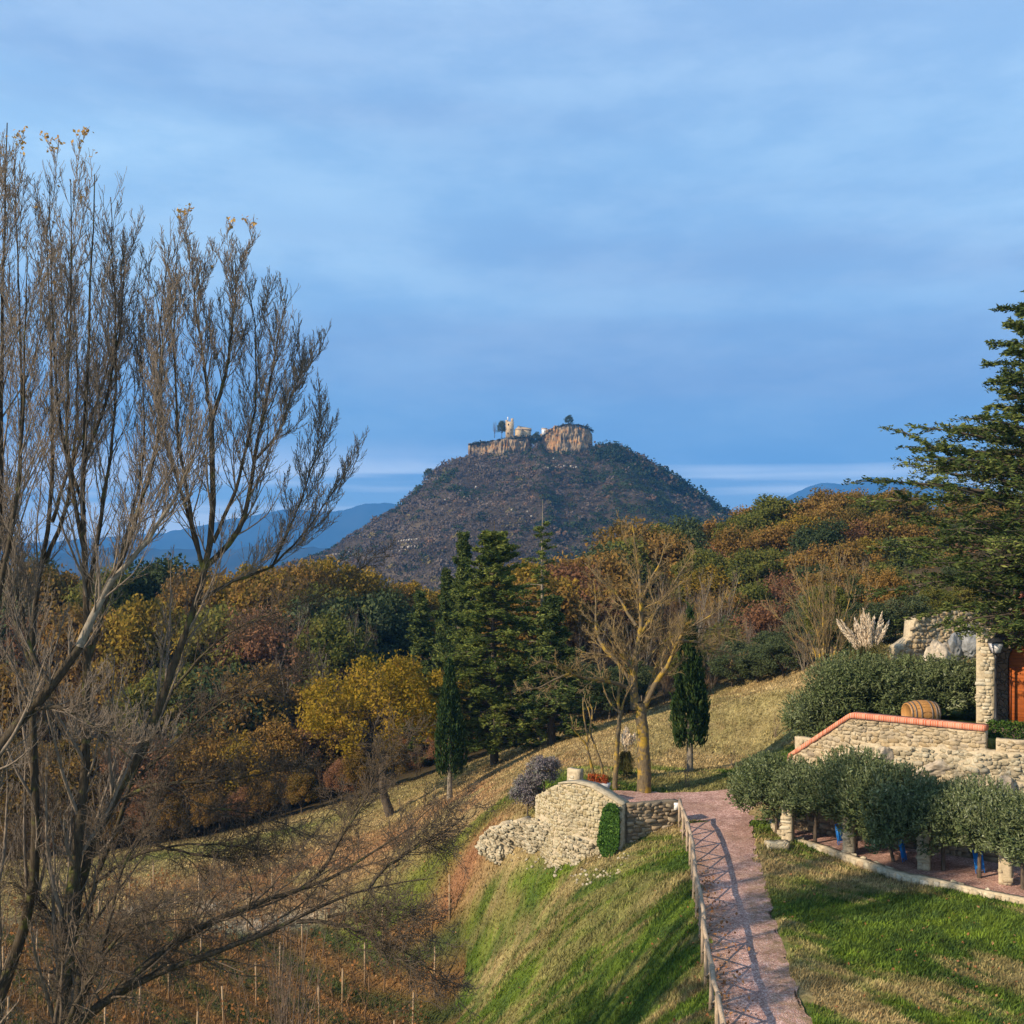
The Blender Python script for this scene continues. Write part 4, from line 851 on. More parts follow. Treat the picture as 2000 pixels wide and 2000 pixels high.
def trunk_limbs(rng, C, h0, r0, nl, S=6):
    """short trunk and limbs reaching to a sample of clump centres"""
    tr = np.array([[[0, 0, -0.6], [0.02, 0, h0 * 0.4], [rng.normal(0, .12), rng.normal(0, .12), h0]]]); tr = np.stack([resample(tr[0], 6)])
    R = r0 * np.linspace(1.15, 0.75, 6)[None]
    sel = C[rng.choice(len(C), nl, replace=False)]; b = tr[0, -1]
    t = np.linspace(0, 1, 6)[None, :, None]; mid = b + (sel - b) * 0.45 + np.array([0, 0, 0.25]) * np.linalg.norm(sel - b, axis=1)[:, None] * 0.4
    Pp = (1 - t) ** 2 * b + 2 * t * (1 - t) * mid[:, None] + t ** 2 * sel[:, None] + rng.normal(0, 0.03, (nl, 6, 3)) * t
    return [(tr, R, 8), (Pp, r0 * 0.55 * np.linspace(1, 0.15, 6)[None] * rng.uniform(0.5, 1, (nl, 1)), 5)]
def broad_tree(name, seed, label, cat, H, W, leafmat, barkmat, ncl=60, per=110, leaf=0.3, clr=1.1, trunk=0.25, nl=14, bottom=0.25, group=None, sy=1.0, twiggy=0):
    rng = rngs(seed); t = thing(name, label, cat, (0, 0, 0), 0, group)
    rz = H * (1 - bottom) / 2; zc = H - rz
    V, Fq, at, C = clump_crown(rng, W / 2 - clr * .4, (W / 2 - clr * .4) * sy, rz - clr * .3, zc, ncl, per, leaf, clr)
    obj('crown', mesh_np('crown', V, Fq, attrs={'rnd': at}), leafmat, t)
    obj('trunk', tube_mesh('trunk', trunk_limbs(rng, C, H * bottom + 0.1 * H, trunk, nl)), barkmat, t)
    if twiggy:
        Pl = trunk_limbs(rng, C, H * bottom, trunk * .8, nl)[1]
        a = grow(rng, Pl[0], Pl[1], 6, 0.3, 1, 0.4, 40, 4, 0.15, 0.15, rabs=0.03); b = grow(rng, a[0], a[1], twiggy, 0.2, 1, 0.6, 40, 4, 0.15, 0.15, rabs=0.016)
        obj('branches', tube_mesh('branches', [(a[0], a[1], 3), (b[0], b[1], 3)]), barkmat, t)
    return t
def bare_tree(name, seed, label, cat, H, W, bark, twig, multi=1, lean=0.0, group=None, dens=(9, 8, 6), up=0.22, ang=38, tr=0.16, rt=0.012, wobble=0.12):
    rng = rngs(seed); t = thing(name, label, cat, (0, 0, 0), 0, group)
    mains = []
    for i in range(multi):
        a = 2 * pi * i / max(multi, 1) + rng.uniform(-.4, .4); sp = (W * 0.32 * rng.uniform(.4, 1.1)) if multi > 1 else 0.1 * W * rng.uniform(-1, 1)
        top = np.array([cos(a) * sp, sin(a) * sp, H * rng.uniform(.75, 1.0)])
        mains.append(resample([[cos(a) * .1 * (multi > 1), sin(a) * .1 * (multi > 1), -0.5], top * np.array([.35, .35, .4]), top], 10, 0.06, rng))
    Pm = np.stack(mains); Rm = tr * np.linspace(1, 0.2, 10)[None] * np.ones((multi, 1)) * (0.6 if multi > 1 else 1)
    a = grow(rng, Pm, Rm, dens[0], 0.22, 0.98, W / H * 0.62, ang, 7, up, wobble, 0.55, 0.3, taper=0.55)
    b = grow(rng, a[0], a[1], dens[1], 0.15, 1.0, 0.5, ang, 5, up, wobble, 0.55, 0.35)
    c = grow(rng, b[0], b[1], dens[2], 0.1, 1.0, 0.6, ang, 4, up, wobble, rabs=rt, rtip=0.5)
    obj('trunk', tube_mesh('trunk', [(Pm, Rm, 8), (a[0], a[1], 5)]), bark, t)
    obj('twigs', tube_mesh('twigs', [(b[0], b[1], 3), (c[0], c[1], 3)]), twig, t)
    return t
def conifer(name, seed, label, cat, H, Rm, leafmat, barkmat, nb=90, nlat=12, nsp=26, leaf=0.22, t0=0.1, droop=-0.05, rise=12, group=None, power=0.75, spire=0.0, tr=0.25, gap=0.0, asp=0.28, irregular=0.25, prof=None):
    rng = rngs(seed); t = thing(name, label, cat, (0, 0, 0), 0, group)
    tp = resample([[0, 0, -0.6], [rng.normal(0, .1), rng.normal(0, .1), H * .5], [0, 0, H]], 12, 0.02, rng)
    tR = tr * np.linspace(1.1, 0.06, 12)
    f = t0 + (1 - spire - t0) * (np.arange(nb) + rng.random(nb)) / nb
    if gap: f = t0 + np.floor((f - t0) / gap) * gap + rng.normal(0, 0.01, nb)
    f = np.clip(f, t0, 0.985)
    az = np.arange(nb) * 2.399 + rng.normal(0, 0.35, nb)
    L = Rm * np.clip(1 - (f - t0) / (1 - t0), 0.02, 1) ** power * (1 + irregular * rng.normal(0, 1, nb).clip(-1.6, 1.6)); L = np.maximum(L, 0.35)
    if prof: L = np.interp(f, *prof) * (1 + irregular * rng.normal(0, 1, nb).clip(-1.6, 1.0))
    low = sstep(t0 + 0.18, t0, f); L *= 1 - 0.35 * low * rng.random(nb)
    base = np.stack([np.interp(f, np.linspace(-0.6 / H, 1, 12), tp[:, c]) for c in range(3)], -1)
    el = radians(rise) * rng.uniform(0.3, 1.6, nb) + 0.5 * f ** 3
    D = np.stack([np.cos(az) * np.cos(el), np.sin(az) * np.cos(el), np.sin(el)], -1)
    K = 8; B = np.empty((nb, K, 3)); B[:, 0] = base
    for k in range(1, K):
        D = norm(D + np.array([0, 0, droop]) + rng.normal(0, 0.04, (nb, 3))); B[:, k] = B[:, k - 1] + D * (L / (K - 1))[:, None]
    BR = (0.02 + 0.05 * L / Rm)[:, None] * tr / 0.25 * np.linspace(1, 0.2, K)[None]
    lat, lR = grow(rng, B, BR, nlat, 0.18, 1.0, 0.42, 55, 5, droop * 0.8, 0.06, rabs=0.018, taper=0.72, plane=True, minlen=0.25)
    # needle sprays along laterals and branch ends
    ns = len(lat); idx = np.repeat(np.arange(ns), nsp); s = rng.random(len(idx)) * 4; i = np.minimum(s.astype(int), 3); fr = (s - i)[:, None]
    C = lat[idx, i] * (1 - fr) + lat[idx, i + 1] * fr; T = norm(lat[idx, i + 1] - lat[idx, i])
    C = C + rng.normal(0, 1, C.shape) * np.array([0.05, 0.05, 0.05]) * leaf / 0.2
    q = norm(np.cross(T, np.array([0, 0, 1.])) * rng.choice([-1, 1], len(T))[:, None] + T * 0.6 + np.array([0, 0, 0.25]))
    rb = rng.random(nb)[idx // nlat]
    V, Fq, at = leaves(rng, C, leaf, asp, q, 0.55, rnd=np.clip(0.6 * rb + 0.4 * rng.random(len(idx)), 0, 1))
    obj('foliage', mesh_np('foliage', V, Fq, attrs={'rnd': at}), leafmat, t)
    obj('trunk', tube_mesh('trunk', [(tp[None], tR[None], 8)]), barkmat, t)
    obj('branches', tube_mesh('branches', [(B, BR, 5), (lat, lR, 3)]), barkmat, t)
    return t
def cypress(name, seed, label, H, R, bottom, n=14000, leaf=0.26, power=0.6):
    rng = rngs(seed); t = thing(name, label, 'cypress')
    ntuft = n // 22; z = rng.random(ntuft) ** 0.85; a = rng.random(ntuft) * 2 * pi
    prof = np.interp(z, [0, 0.04, 0.15, 0.35, 0.6, 0.8, 1.0], [0.35, 0.8, 1.0, 0.88, 0.55, 0.34, 0.03])
    prof = prof * (0.72 + 0.55 * fbm(a * 1.3 + seed, z * 7, seed, 2)); r = R * prof * (0.5 + 0.5 * rng.random(ntuft) ** 0.35)
    C = np.stack([np.cos(a) * r, np.sin(a) * r, bottom + z * (H - bottom)], -1); rn = rng.random(ntuft)
    idx = np.repeat(np.arange(ntuft), 22); o = rng.normal(0, 1, (len(idx), 3)) * np.array([0.07, 0.07, 0.2])
    d = np.stack([np.cos(a) * .35, np.sin(a) * .35, np.ones(ntuft)], -1)[idx]
    V, Fq, at = leaves(rng, C[idx] + o, leaf, 0.3, d, 0.45, rnd=np.clip(rn[idx] * .7 + .3 * rng.random(len(idx)), 0, 1))
    obj('foliage', mesh_np('foliage', V, Fq, attrs={'rnd': at}), L_cypress, t)
    obj('trunk', tube_mesh('trunk', [(resample([[0, 0, -0.5], [0.03, 0, bottom], [0, 0, H * .8]], 8)[None], (0.17 * np.linspace(1.1, 0.2, 8))[None], 8)]), M_bark_pale, t)
    return t
def put(o, u, v, d=None, rz=0.0, s=1.0, dz=0.0):
    p = hit(u, v) if d is None else P(u, v, d)
    if d is not None: p[2] = float(gnd(p[0], p[1]))
    o.location = (p[0], p[1], p[2] + dz); o.rotation_euler = (0, 0, rz); o.scale = (s, s, s); return p

# ------------------------------------------------------------------ mid-distance trees with their own shape
def guided(name, label, cat, base, limbs, bark, twig, seed, dens, up, ang, K=12, rt=0.012, wob=0.12, lens=(0.45, 0.5, 0.6), r3min=0.0, extra=None, trunk_idx=None, pale=None, t_start=0.15, maxl=(9, 9, 9), rsc=1.0, ra=0.36, nlong=0):
    """limbs: list of (list of (u,v), d0, d1, r0, r1)"""
    rng = rngs(seed); t = thing(name, label, cat, base); b0 = np.array(base, float)
    Pm = []; Rm = []
    for L in limbs:
        pts, d0, d1, r0, r1 = L[:5]; n = len(pts)
        q = np.array([P(u, v, d0 + (d1 - d0) * i / (n - 1)) for i, (u, v) in enumerate(pts)]) - b0
        Pm.append(resample(q, K, 0.012, rng)); Rm.append((np.linspace(1, 0, K) ** 1.25 * (r0 - r1) + r1) * rsc)
    Pm = np.stack(Pm); Rm = np.stack(Rm)
    sel = [i for i, L in enumerate(limbs) if not (len(L) > 5 and L[5] == 'nogrow')]
    ctr = np.array([0, 0, 0.0])
    Ps, Rs = Pm[sel], Rm[sel]; lg = None
    if nlong:
        lg = grow(rng, Ps, Rs, nlong, 0.15, 0.9, 0.40, 23, K, up * .22, wob * .35, 0.42, 0.2, taper=.6, maxlen=4.6, minlen=1.2)
        lg = (lg[0], np.maximum(lg[1], rt * 1.3)); Ps = np.concatenate([Ps, lg[0]]); Rs = np.concatenate([Rs, lg[1]])
    a = grow(rng, Ps, Rs, dens[0], t_start, 0.99, lens[0], ang, 7, up, wob, ra, 0.3, taper=0.7, maxlen=maxl[0], minlen=min(0.6, maxl[0] * .2))
    b = grow(rng, a[0], a[1], dens[1], 0.12, 1.0, lens[1], ang, 6, up, wob, 0.6, 0.4, maxlen=maxl[1])
    c = grow(rng, b[0], b[1], dens[2], 0.1, 1.0, lens[2], ang, 3 if nlong else 4, up, wob, rabs=rt, rtip=0.5, maxlen=maxl[2])
    a1 = np.maximum(a[1], rt * 1.1); b1 = np.maximum(b[1], rt * 0.95)
    pi_ = [i for i, L in enumerate(limbs) if len(L) > 6 and L[6] == 'pale']; no = [i for i in range(len(limbs)) if i not in pi_]
    obj('trunk', tube_mesh('trunk', [(Pm[no], Rm[no], 9)]), bark, t)
    if pi_: obj('limb', tube_mesh('limb', [(Pm[pi_], Rm[pi_], 9)]), M_bark_pale, t)
    obj('branches', tube_mesh('branches', [(a[0], a1, 4)] + ([(lg[0], lg[1], 6)] if lg else [])), twig if extra != 'barkbranch' else bark, t)
    obj('twigs', tube_mesh('twigs', [(b[0], b1, 3), (c[0], c[1], 3)]), twig, t)
    return t, c[0]

D = 50.0
ash_b = P(1258, 1548, 50); ash_b[2] = float(gnd(ash_b[0], ash_b[1]))
ash, _ = guided('ash_tree', 'large bare tree with thick yellow lichen trunk at the far edge of the gravel forecourt', 'tree', ash_b, [
    ([(1259, 1562), (1258, 1545), (1258, 1480), (1255, 1420), (1250, 1372)], 50, 50, 0.50, 0.36, 'nogrow'),
    ([(1240, 1385), (1237, 1312), (1241, 1273), (1251, 1248), (1252, 1209), (1255, 1170), (1247, 1131), (1243, 1079), (1238, 1040), (1233, 1012)], 50, 50, 0.28, 0.03),
    ([(1255, 1172), (1269, 1136), (1292, 1095), (1300, 1050)], 50, 49, 0.12, 0.03),
    ([(1252, 1235), (1285, 1193), (1298, 1170), (1321, 1131), (1344, 1097), (1360, 1075)], 50, 51, 0.15, 0.03),
    ([(1256, 1385), (1282, 1330), (1311, 1294), (1318, 1266), (1326, 1242), (1347, 1222), (1378, 1211), (1410, 1185)], 50, 48, 0.22, 0.03),
    ([(1325, 1250), (1362, 1253), (1388, 1266), (1440, 1280)], 49, 50, 0.10, 0.02),
    ([(1245, 1372), (1238, 1338), (1220, 1305), (1191, 1279), (1168, 1253), (1162, 1214), (1166, 1170), (1159, 1130)], 50, 51.5, 0.24, 0.03),
    ([(1240, 1350), (1207, 1335), (1181, 1328), (1145, 1325), (1111, 1316), (1096, 1299), (1055, 1290)], 50, 47.5, 0.16, 0.04),
    ([(1111, 1316), (1078, 1330), (1047, 1346), (1010, 1350)], 48.2, 47, 0.09, 0.02),
    ([(1238, 1330), (1230, 1294), (1204, 1271), (1191, 1248), (1150, 1200)], 50, 48.5, 0.12, 0.03),
    ([(1243, 1222), (1222, 1191), (1207, 1162), (1181, 1141), (1142, 1100)], 50, 51, 0.12, 0.03),
    ([(1262, 1365), (1280, 1300), (1310, 1262), (1330, 1200)], 50, 52.5, 0.12, 0.03),
    ([(1255, 1300), (1290, 1255), (1345, 1225), (1400, 1230), (1450, 1225)], 50, 52, 0.10, 0.02),
], M_bark_lichen, M_twig_lichen, 101, (12, 11, 8), 0.10, 44, rt=0.011, wob=0.17, lens=(0.40, 0.46, 0.55), rsc=0.72)
# small crooked trees by the forecourt
sm = P(1200, 1545, 49.8)
guided('pollarded_tree', 'thin mossy pollarded tree with a forked top left of the thick lichen trunk', 'tree', (sm[0], sm[1], float(gnd(sm[0], sm[1]))), [
    ([(1201, 1560), (1201, 1540), (1204, 1470), (1209, 1410), (1214, 1388)], 49.8, 49.8, 0.13, 0.10, 'nogrow'),
    ([(1212, 1395), (1205, 1370), (1214, 1330), (1208, 1290), (1205, 1262)], 49.8, 49.5, 0.08, 0.02), ([(1212, 1395), (1195, 1378), (1185, 1360), (1178, 1340)], 49.8, 50, 0.06, 0.02),
    ([(1213, 1392), (1220, 1365), (1232, 1342), (1240, 1325)], 49.8, 49.3, 0.06, 0.02), ([(1213, 1350), (1218, 1330), (1218, 1300)], 49.8, 49.3, 0.05, 0.02)],
    M_bark_lichen, M_twig_lichen, 102, (3, 2, 2), 0.25, 35, rt=0.012)
sm = P(1168, 1528, 51)
guided('pollarded_tree', 'crooked two stemmed bare tree rising behind the planter', 'tree', (sm[0], sm[1], float(gnd(sm[0], sm[1]))), [
    ([(1164, 1540), (1158, 1500), (1145, 1462), (1148, 1432), (1139, 1400), (1139, 1362)], 51, 51, 0.09, 0.03), ([(1176, 1540), (1178, 1500), (1164, 1462), (1151, 1432), (1156, 1400), (1148, 1380)], 51, 51.3, 0.08, 0.03),
    ([(1145, 1455), (1128, 1434), (1119, 1425), (1118, 1410)], 51, 50.5, 0.05, 0.02), ([(1156, 1405), (1158, 1392), (1153, 1375)], 51, 51, 0.05, 0.02)],
    M_bark_lichen, M_twig_lichen, 103, (3, 2, 1), 0.25, 40, rt=0.012)
# fan of yellow stems behind the upper olives
fb = P(1612, 1300, 62)
fz = float(gnd(fb[0], fb[1]))
guided('multi_stem_tree', 'bare fan shaped tree with many yellowish stems left of the pampas grass', 'tree', (fb[0], fb[1], fz), [
    ([(1600, 1330), (1592, 1270), (1560, 1200), (1528, 1150)], 62, 61, 0.10, 0.02), ([(1604, 1330), (1600, 1250), (1580, 1170), (1572, 1100)], 62, 62.5, 0.10, 0.02),
    ([(1610, 1330), (1608, 1240), (1607, 1160), (1604, 1088)], 62, 61.5, 0.10, 0.02), ([(1614, 1330), (1622, 1240), (1630, 1160), (1636, 1085)], 62, 62.5, 0.10, 0.02),
    ([(1617, 1330), (1636, 1250), (1658, 1180), (1672, 1105)], 62, 61, 0.10, 0.02), ([(1619, 1330), (1642, 1260), (1690, 1190), (1718, 1140)], 62, 63, 0.09, 0.02),
    ([(1600, 1330), (1575, 1255), (1530, 1215), (1490, 1180)], 62, 63, 0.08, 0.02), ([(1613, 1330), (1615, 1220), (1640, 1120), (1650, 1080)], 62, 63.5, 0.08, 0.02), ([(1606, 1330), (1598, 1220), (1560, 1130), (1550, 1100)], 62, 64, 0.08, 0.02)],
    M_bark_lichen, M_twig_lichen, 104, (9, 7, 5), 0.16, 32, rt=0.011, rsc=0.75)

# ------------------------------------------------------------------ the bare poplars in the left foreground
def poplar(name, label, seed, base, limbs, dens=(11, 9, 6), up=0.30, ang=34, tw=None, **kw):
    return guided(name, label, 'tree', base, limbs, M_bark_poplar, tw or M_twig, seed, dens, up, ang, rsc=0.98, **kw)
def gz(u, d): x = (u - 1000) / F * d; return (x, d, float(gnd(x, d)))
UP = dict(dens=(13, 8, 4), up=0.20, ang=40, K=20, rt=0.0052, wob=0.10, lens=(0.36, 0.46, 0.42), maxl=(2.1, 1.0, 0.38), t_start=0.08, ra=0.32, nlong=12)
tA, twA = poplar('poplar_tree', 'tall bare poplar with one straight upright trunk, second crown from the left edge', 201, gz(118, 24.5), [
    ([(112, 2330), (118, 2000), (124, 1835), (142, 1711), (165, 1586), (169, 1462), (171, 1304), (165, 1086), (161, 900), (172, 671), (178, 526), (185, 340)], 24.5, 24.5, 0.20, 0.012),
    ([(168, 1180), (190, 1050), (215, 900), (228, 760), (222, 560), (216, 385)], 24.5, 24.8, 0.055, 0.010),
    ([(166, 1080), (140, 960), (128, 820), (140, 620), (138, 350)], 24.5, 24.1, 0.055, 0.010),
    ([(163, 900), (205, 800), (232, 660), (245, 520), (236, 480)], 24.5, 25.0, 0.045, 0.010),
    ([(170, 1300), (215, 1150), (262, 1000), (285, 860), (272, 640)], 24.5, 25.3, 0.055, 0.010),
    ([(165, 1000), (120, 860), (104, 700), (98, 450), (96, 360)], 24.5, 24.9, 0.045, 0.010)], **UP)
tB, twB = poplar('poplar_tree', 'leaning bare poplar whose dark trunk slants right and fans out against the sky', 202, gz(130, 25.2), [
    ([(122, 2330), (130, 1900), (150, 1711), (192, 1617), (236, 1530), (264, 1493), (310, 1420), (329, 1313), (363, 1251), (379, 1186), (400, 1117), (416, 1061), (418, 980), (412, 888), (413, 816)], 25.2, 25.2, 0.19, 0.06),
    ([(413, 830), (400, 720), (382, 610), (374, 500)], 25.2, 25.0, 0.05, 0.010),
    ([(413, 820), (432, 770), (449, 689), (460, 562), (460, 485)], 25.2, 25.5, 0.055, 0.010),
    ([(404, 1105), (444, 1070), (480, 1010), (496, 900), (525, 761), (543, 653), (562, 575)], 25.2, 25.9, 0.075, 0.010),
    ([(496, 900), (543, 850), (580, 743), (616, 700)], 25.7, 26.4, 0.04, 0.008),
    ([(379, 1186), (420, 1150), (466, 1130), (528, 1111), (600, 1037), (650, 960), (690, 905)], 25.2, 26.8, 0.05, 0.008),
    ([(398, 1120), (370, 1000), (345, 850), (340, 640), (347, 480)], 25.2, 24.6, 0.055, 0.010),
    ([(416, 1060), (460, 960), (500, 800), (500, 640), (485, 560)], 25.2, 25.9, 0.05, 0.010),
    ([(400, 1117), (360, 980), (318, 850), (312, 640), (330, 480)], 25.2, 25.0, 0.05, 0.010),
    ([(530, 1110), (580, 1000), (620, 880), (640, 800)], 26.2, 27, 0.035, 0.008)], **UP)
tC, twC = poplar('poplar_tree', 'bare poplar leaning in from the left edge with a pale sunlit limb', 203, gz(-75, 23), [
    ([(-75, 2330), (-70, 1800), (-50, 1560), (0, 1447), (40, 1409), (81, 1372), (124, 1304), (155, 1263)], 23, 23.2, 0.20, 0.10),
    ([(155, 1263), (177, 1214), (199, 1164), (224, 1127), (273, 1077), (310, 1024), (345, 968), (380, 890), (395, 800)], 23.2, 23.8, 0.095, 0.012, '', 'pale'),
    ([(199, 1164), (245, 1080), (270, 993), (304, 900), (319, 671), (300, 560)], 23.4, 24.2, 0.06, 0.010),
    ([(70, 1385), (105, 1378), (140, 1390), (180, 1415), (225, 1450), (260, 1490)], 23.1, 22.6, 0.055, 0.015),
    ([(-50, 1560), (-30, 1300), (0, 1150), (30, 1000), (45, 850), (48, 640), (55, 500)], 23, 23.4, 0.10, 0.010),
    ([(100, 1345), (60, 1280), (40, 1180), (25, 1100), (15, 1000)], 23.1, 23.5, 0.06, 0.010)], **UP)
tD, twD = poplar('poplar_tree', 'bare poplar with dark trunk at the lower left corner, between the two tallest', 204, gz(-30, 26.5), [
    ([(-60, 2300), (-30, 2010), (45, 1840), (62, 1780), (75, 1600), (60, 1400), (62, 1158), (87, 1100), (102, 1024), (105, 900), (100, 760), (95, 600), (90, 440)], 26.5, 26.5, 0.19, 0.012),
    ([(62, 1160), (40, 1100), (10, 1060), (-20, 1000)], 26.5, 26, 0.06, 0.010),
    ([(87, 1100), (130, 1000), (150, 850), (152, 640), (130, 480)], 26.5, 27, 0.06, 0.010),
    ([(60, 1300), (20, 1180), (0, 1000), (-5, 800), (60, 560)], 26.5, 27.2, 0.06, 0.010),
    ([(102, 1020), (140, 900), (200, 760), (235, 620), (250, 560)], 26.5, 27.2, 0.05, 0.010)], **UP)
tE, twE = poplar('poplar_tree', 'tallest bare poplar, cut off by the left edge of the picture', 205, gz(-15, 24), [
    ([(-40, 2330), (-30, 1700), (-10, 1200), (2, 900), (6, 600), (14, 240)], 24, 24, 0.20, 0.012),
    ([(-10, 1150), (35, 1000), (44, 800), (38, 560), (26, 330)], 24, 24.5, 0.06, 0.010),
    ([(0, 950), (-25, 800), (-20, 600), (0, 300)], 24, 23.6, 0.06, 0.010)], **UP)
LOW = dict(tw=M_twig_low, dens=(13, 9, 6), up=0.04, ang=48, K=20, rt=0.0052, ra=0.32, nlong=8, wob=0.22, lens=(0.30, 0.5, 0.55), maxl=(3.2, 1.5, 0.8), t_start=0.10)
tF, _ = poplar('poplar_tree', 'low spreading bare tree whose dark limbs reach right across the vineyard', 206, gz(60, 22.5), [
    ([(60, 2330), (95, 2080), (140, 2000), (248, 1928), (310, 1900), (395, 1866), (483, 1836), (549, 1808), (617, 1777), (660, 1752), (685, 1741), (726, 1733), (847, 1715)], 22.5, 23.5, 0.17, 0.012),
    ([(720, 1734), (754, 1693), (828, 1646), (890, 1610)], 23.3, 23.8, 0.045, 0.008), ([(580, 1800), (629, 1799), (676, 1808), (722, 1830), (775, 1850), (822, 1876), (862, 1925)], 23.1, 22.6, 0.05, 0.008),
    ([(225, 1940), (290, 1880), (350, 1833), (412, 1799), (524, 1758), (598, 1733), (654, 1718), (707, 1677), (785, 1628), (850, 1570)], 22.6, 24.0, 0.11, 0.010),
    ([(598, 1733), (639, 1687), (665, 1640), (691, 1600), (740, 1510), (790, 1460)], 23.6, 24.2, 0.045, 0.008),
    ([(120, 2020), (180, 1900), (230, 1830), (258, 1810), (357, 1794), (420, 1790)], 22.5, 22.0, 0.07, 0.010),
    ([(140, 1990), (190, 1890), (215, 1800), (235, 1700), (300, 1600), (330, 1500)], 22.5, 23.2, 0.07, 0.010),
    ([(640, 1790), (690, 1780), (740, 1790), (800, 1815)], 23.1, 22.6, 0.035, 0.008)], **LOW)
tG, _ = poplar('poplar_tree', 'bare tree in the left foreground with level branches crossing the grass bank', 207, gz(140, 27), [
    ([(150, 2260), (152, 1900), (186, 1711), (230, 1620), (248, 1537), (300, 1440), (340, 1340)], 27, 27, 0.15, 0.03),
    ([(240, 1560), (300, 1530), (342, 1530), (404, 1527), (484, 1518), (600, 1487)], 27, 26.5, 0.06, 0.010), ([(310, 1530), (388, 1574), (466, 1583), (543, 1602), (620, 1640)], 26.8, 26.3, 0.045, 0.008),
    ([(175, 1730), (230, 1690), (280, 1664), (357, 1648), (419, 1648), (528, 1661)], 27, 26.5, 0.055, 0.010), ([(300, 1650), (360, 1665), (440, 1678), (530, 1668)], 26.8, 26.2, 0.04, 0.008),
    ([(155, 1850), (80, 1760), (30, 1725), (-20, 1720)], 27, 26.5, 0.06, 0.010), ([(152, 1880), (230, 1830), (300, 1870), (340, 1900)], 27, 26.4, 0.05, 0.010),
    ([(250, 1540), (330, 1460), (420, 1380), (520, 1330), (600, 1300)], 27, 27.8, 0.05, 0.010), ([(340, 1345), (420, 1250), (520, 1200), (620, 1170), (720, 1100)], 27, 28, 0.04, 0.008),
    ([(160, 1700), (110, 1580), (50, 1500), (0, 1480)], 27, 27.5, 0.05, 0.010), ([(165, 1650), (90, 1620), (40, 1630), (-20, 1600)], 27, 27.5, 0.05, 0.010)], **LOW)
# last leaves left on the shoot tips
rg = rngs(9)
for tt_, tw in ((tA, twA), (tB, twB), (tE, twE)):
    tips = tw[:, -1]; bz = np.array(tt_.location); hi = tips[:, 2]
    k = np.argsort(-(hi + rg.random(len(hi)) * 2.5))[:24]; C = np.repeat(tips[k], 3, 0) + rg.normal(0, 0.05, (72, 3))
    low = rg.choice(len(tips), 40); C = np.vstack([C, tips[low]])
    V, Fq, at = leaves(rg, C, 0.085, 0.8, rnd=rg.random(len(C))); obj('leaves', mesh_np('leaves', V, Fq, attrs={'rnd': at}), L_last, tt_)
# thin upright sapling clump in front of the vineyard
cl = thing('sapling_clump', 'clump of thin straight bare saplings in front of the vineyard', 'sapling', gz(560, 38))
rg = rngs(14); n = 34; b = rg.normal(0, 0.25, (n, 2)); top = b + rg.normal(0, 0.75, (n, 2)); hh = rg.uniform(5.0, 8.6, n)
Pm = np.stack([resample([[b[i, 0], b[i, 1], -0.4], [b[i, 0] * 1.2 + (top[i, 0] - b[i, 0]) * .3, b[i, 1], hh[i] * .45], [top[i, 0], top[i, 1], hh[i]]], 9, 0.03, rg) for i in range(n)])
Rm = rg.uniform(0.014, 0.04, (n, 1)) * np.linspace(1, 0.25, 9)[None]; a = grow(rg, Pm, Rm, 9, 0.2, 1, 0.16, 22, 5, 0.2, 0.06, rabs=0.009); a2 = grow(rg, a[0], a[1], 4, 0.2, 1, 0.5, 25, 3, 0.2, 0.06, rabs=0.007)
obj('stems', tube_mesh('stems', [(Pm, Rm, 5)]), M_twig_grey, cl); obj('twigs', tube_mesh('twigs', [(a[0], a[1], 3), (a2[0], a2[1], 3)]), M_twig_grey, cl)

# ------------------------------------------------------------------ cypresses and conifers
cy = cypress('cypress_tree', 31, 'slender dark cypress standing on the slope beside the golden tree', 8.3, 0.98, 1.7); put(cy, 878, 1568, 66)
cy = cypress('cypress_tree', 32, 'slender dark cypress on the hillside right of the thick lichen trunk', 7.8, 0.92, 1.45); put(cy, 1347, 1505, 54)
ce = conifer('cedar_tree', 41, 'broad olive green cedar in the middle, with layered branches to the ground', 'cedar', 16.3, 3.9, L_cedar, M_bark_dark, nb=170, nlat=13, nsp=30, leaf=0.28, t0=0.08, spire=0.06, rise=10, tr=0.28, power=0.6); put(ce, 966, 1487, 72)
ce = conifer('cedar_tree', 42, 'dark green cedar with two feathery tops directly left of the broad cedar', 'cedar', 17.5, 3.1, L_cedar_dark, M_bark_dark, nb=120, nlat=12, nsp=28, leaf=0.34, t0=0.06, rise=34, tr=0.28, droop=0.03); put(ce, 905, 1500, 82)
ce = conifer('cedar_tree', 42, 'smaller dark cedar top poking out left of the two feathery tops', 'cedar', 15.2, 2.8, L_cedar_dark, M_bark_dark, nb=100, nlat=11, nsp=26, leaf=0.34, t0=0.06, rise=38, tr=0.28, droop=0.03); put(ce, 872, 1500, 84)
ce = conifer('cedar_tree', 44, 'dense dark green conifer at the left of the cedar group, above the first cypress', 'conifer', 14.5, 2.7, L_cedar_dark, M_bark_dark, nb=110, nlat=12, nsp=28, leaf=0.34, t0=0.03, rise=25, tr=0.25); put(ce, 820, 1510, 90)
ce = conifer('larch_tree', 45, 'thin sparse yellowish conifer with a long bare leader right of the broad cedar', 'conifer', 17.2, 3.0, L_cedar, M_bark_pale, nb=64, nlat=9, nsp=9, leaf=0.28, t0=0.10, spire=0.10, rise=5, tr=0.22, power=1.0, irregular=0.35); put(ce, 1060, 1450, 76)
ce = conifer('cedar_tree', 46, 'shadowed conifer low behind the left branches of the lichen tree', 'conifer', 9.5, 3.3, L_cedar_dark, M_bark_dark, nb=90, nlat=12, nsp=26, leaf=0.30, t0=0.10, rise=8, tr=0.28); put(ce, 1078, 1448, 70)
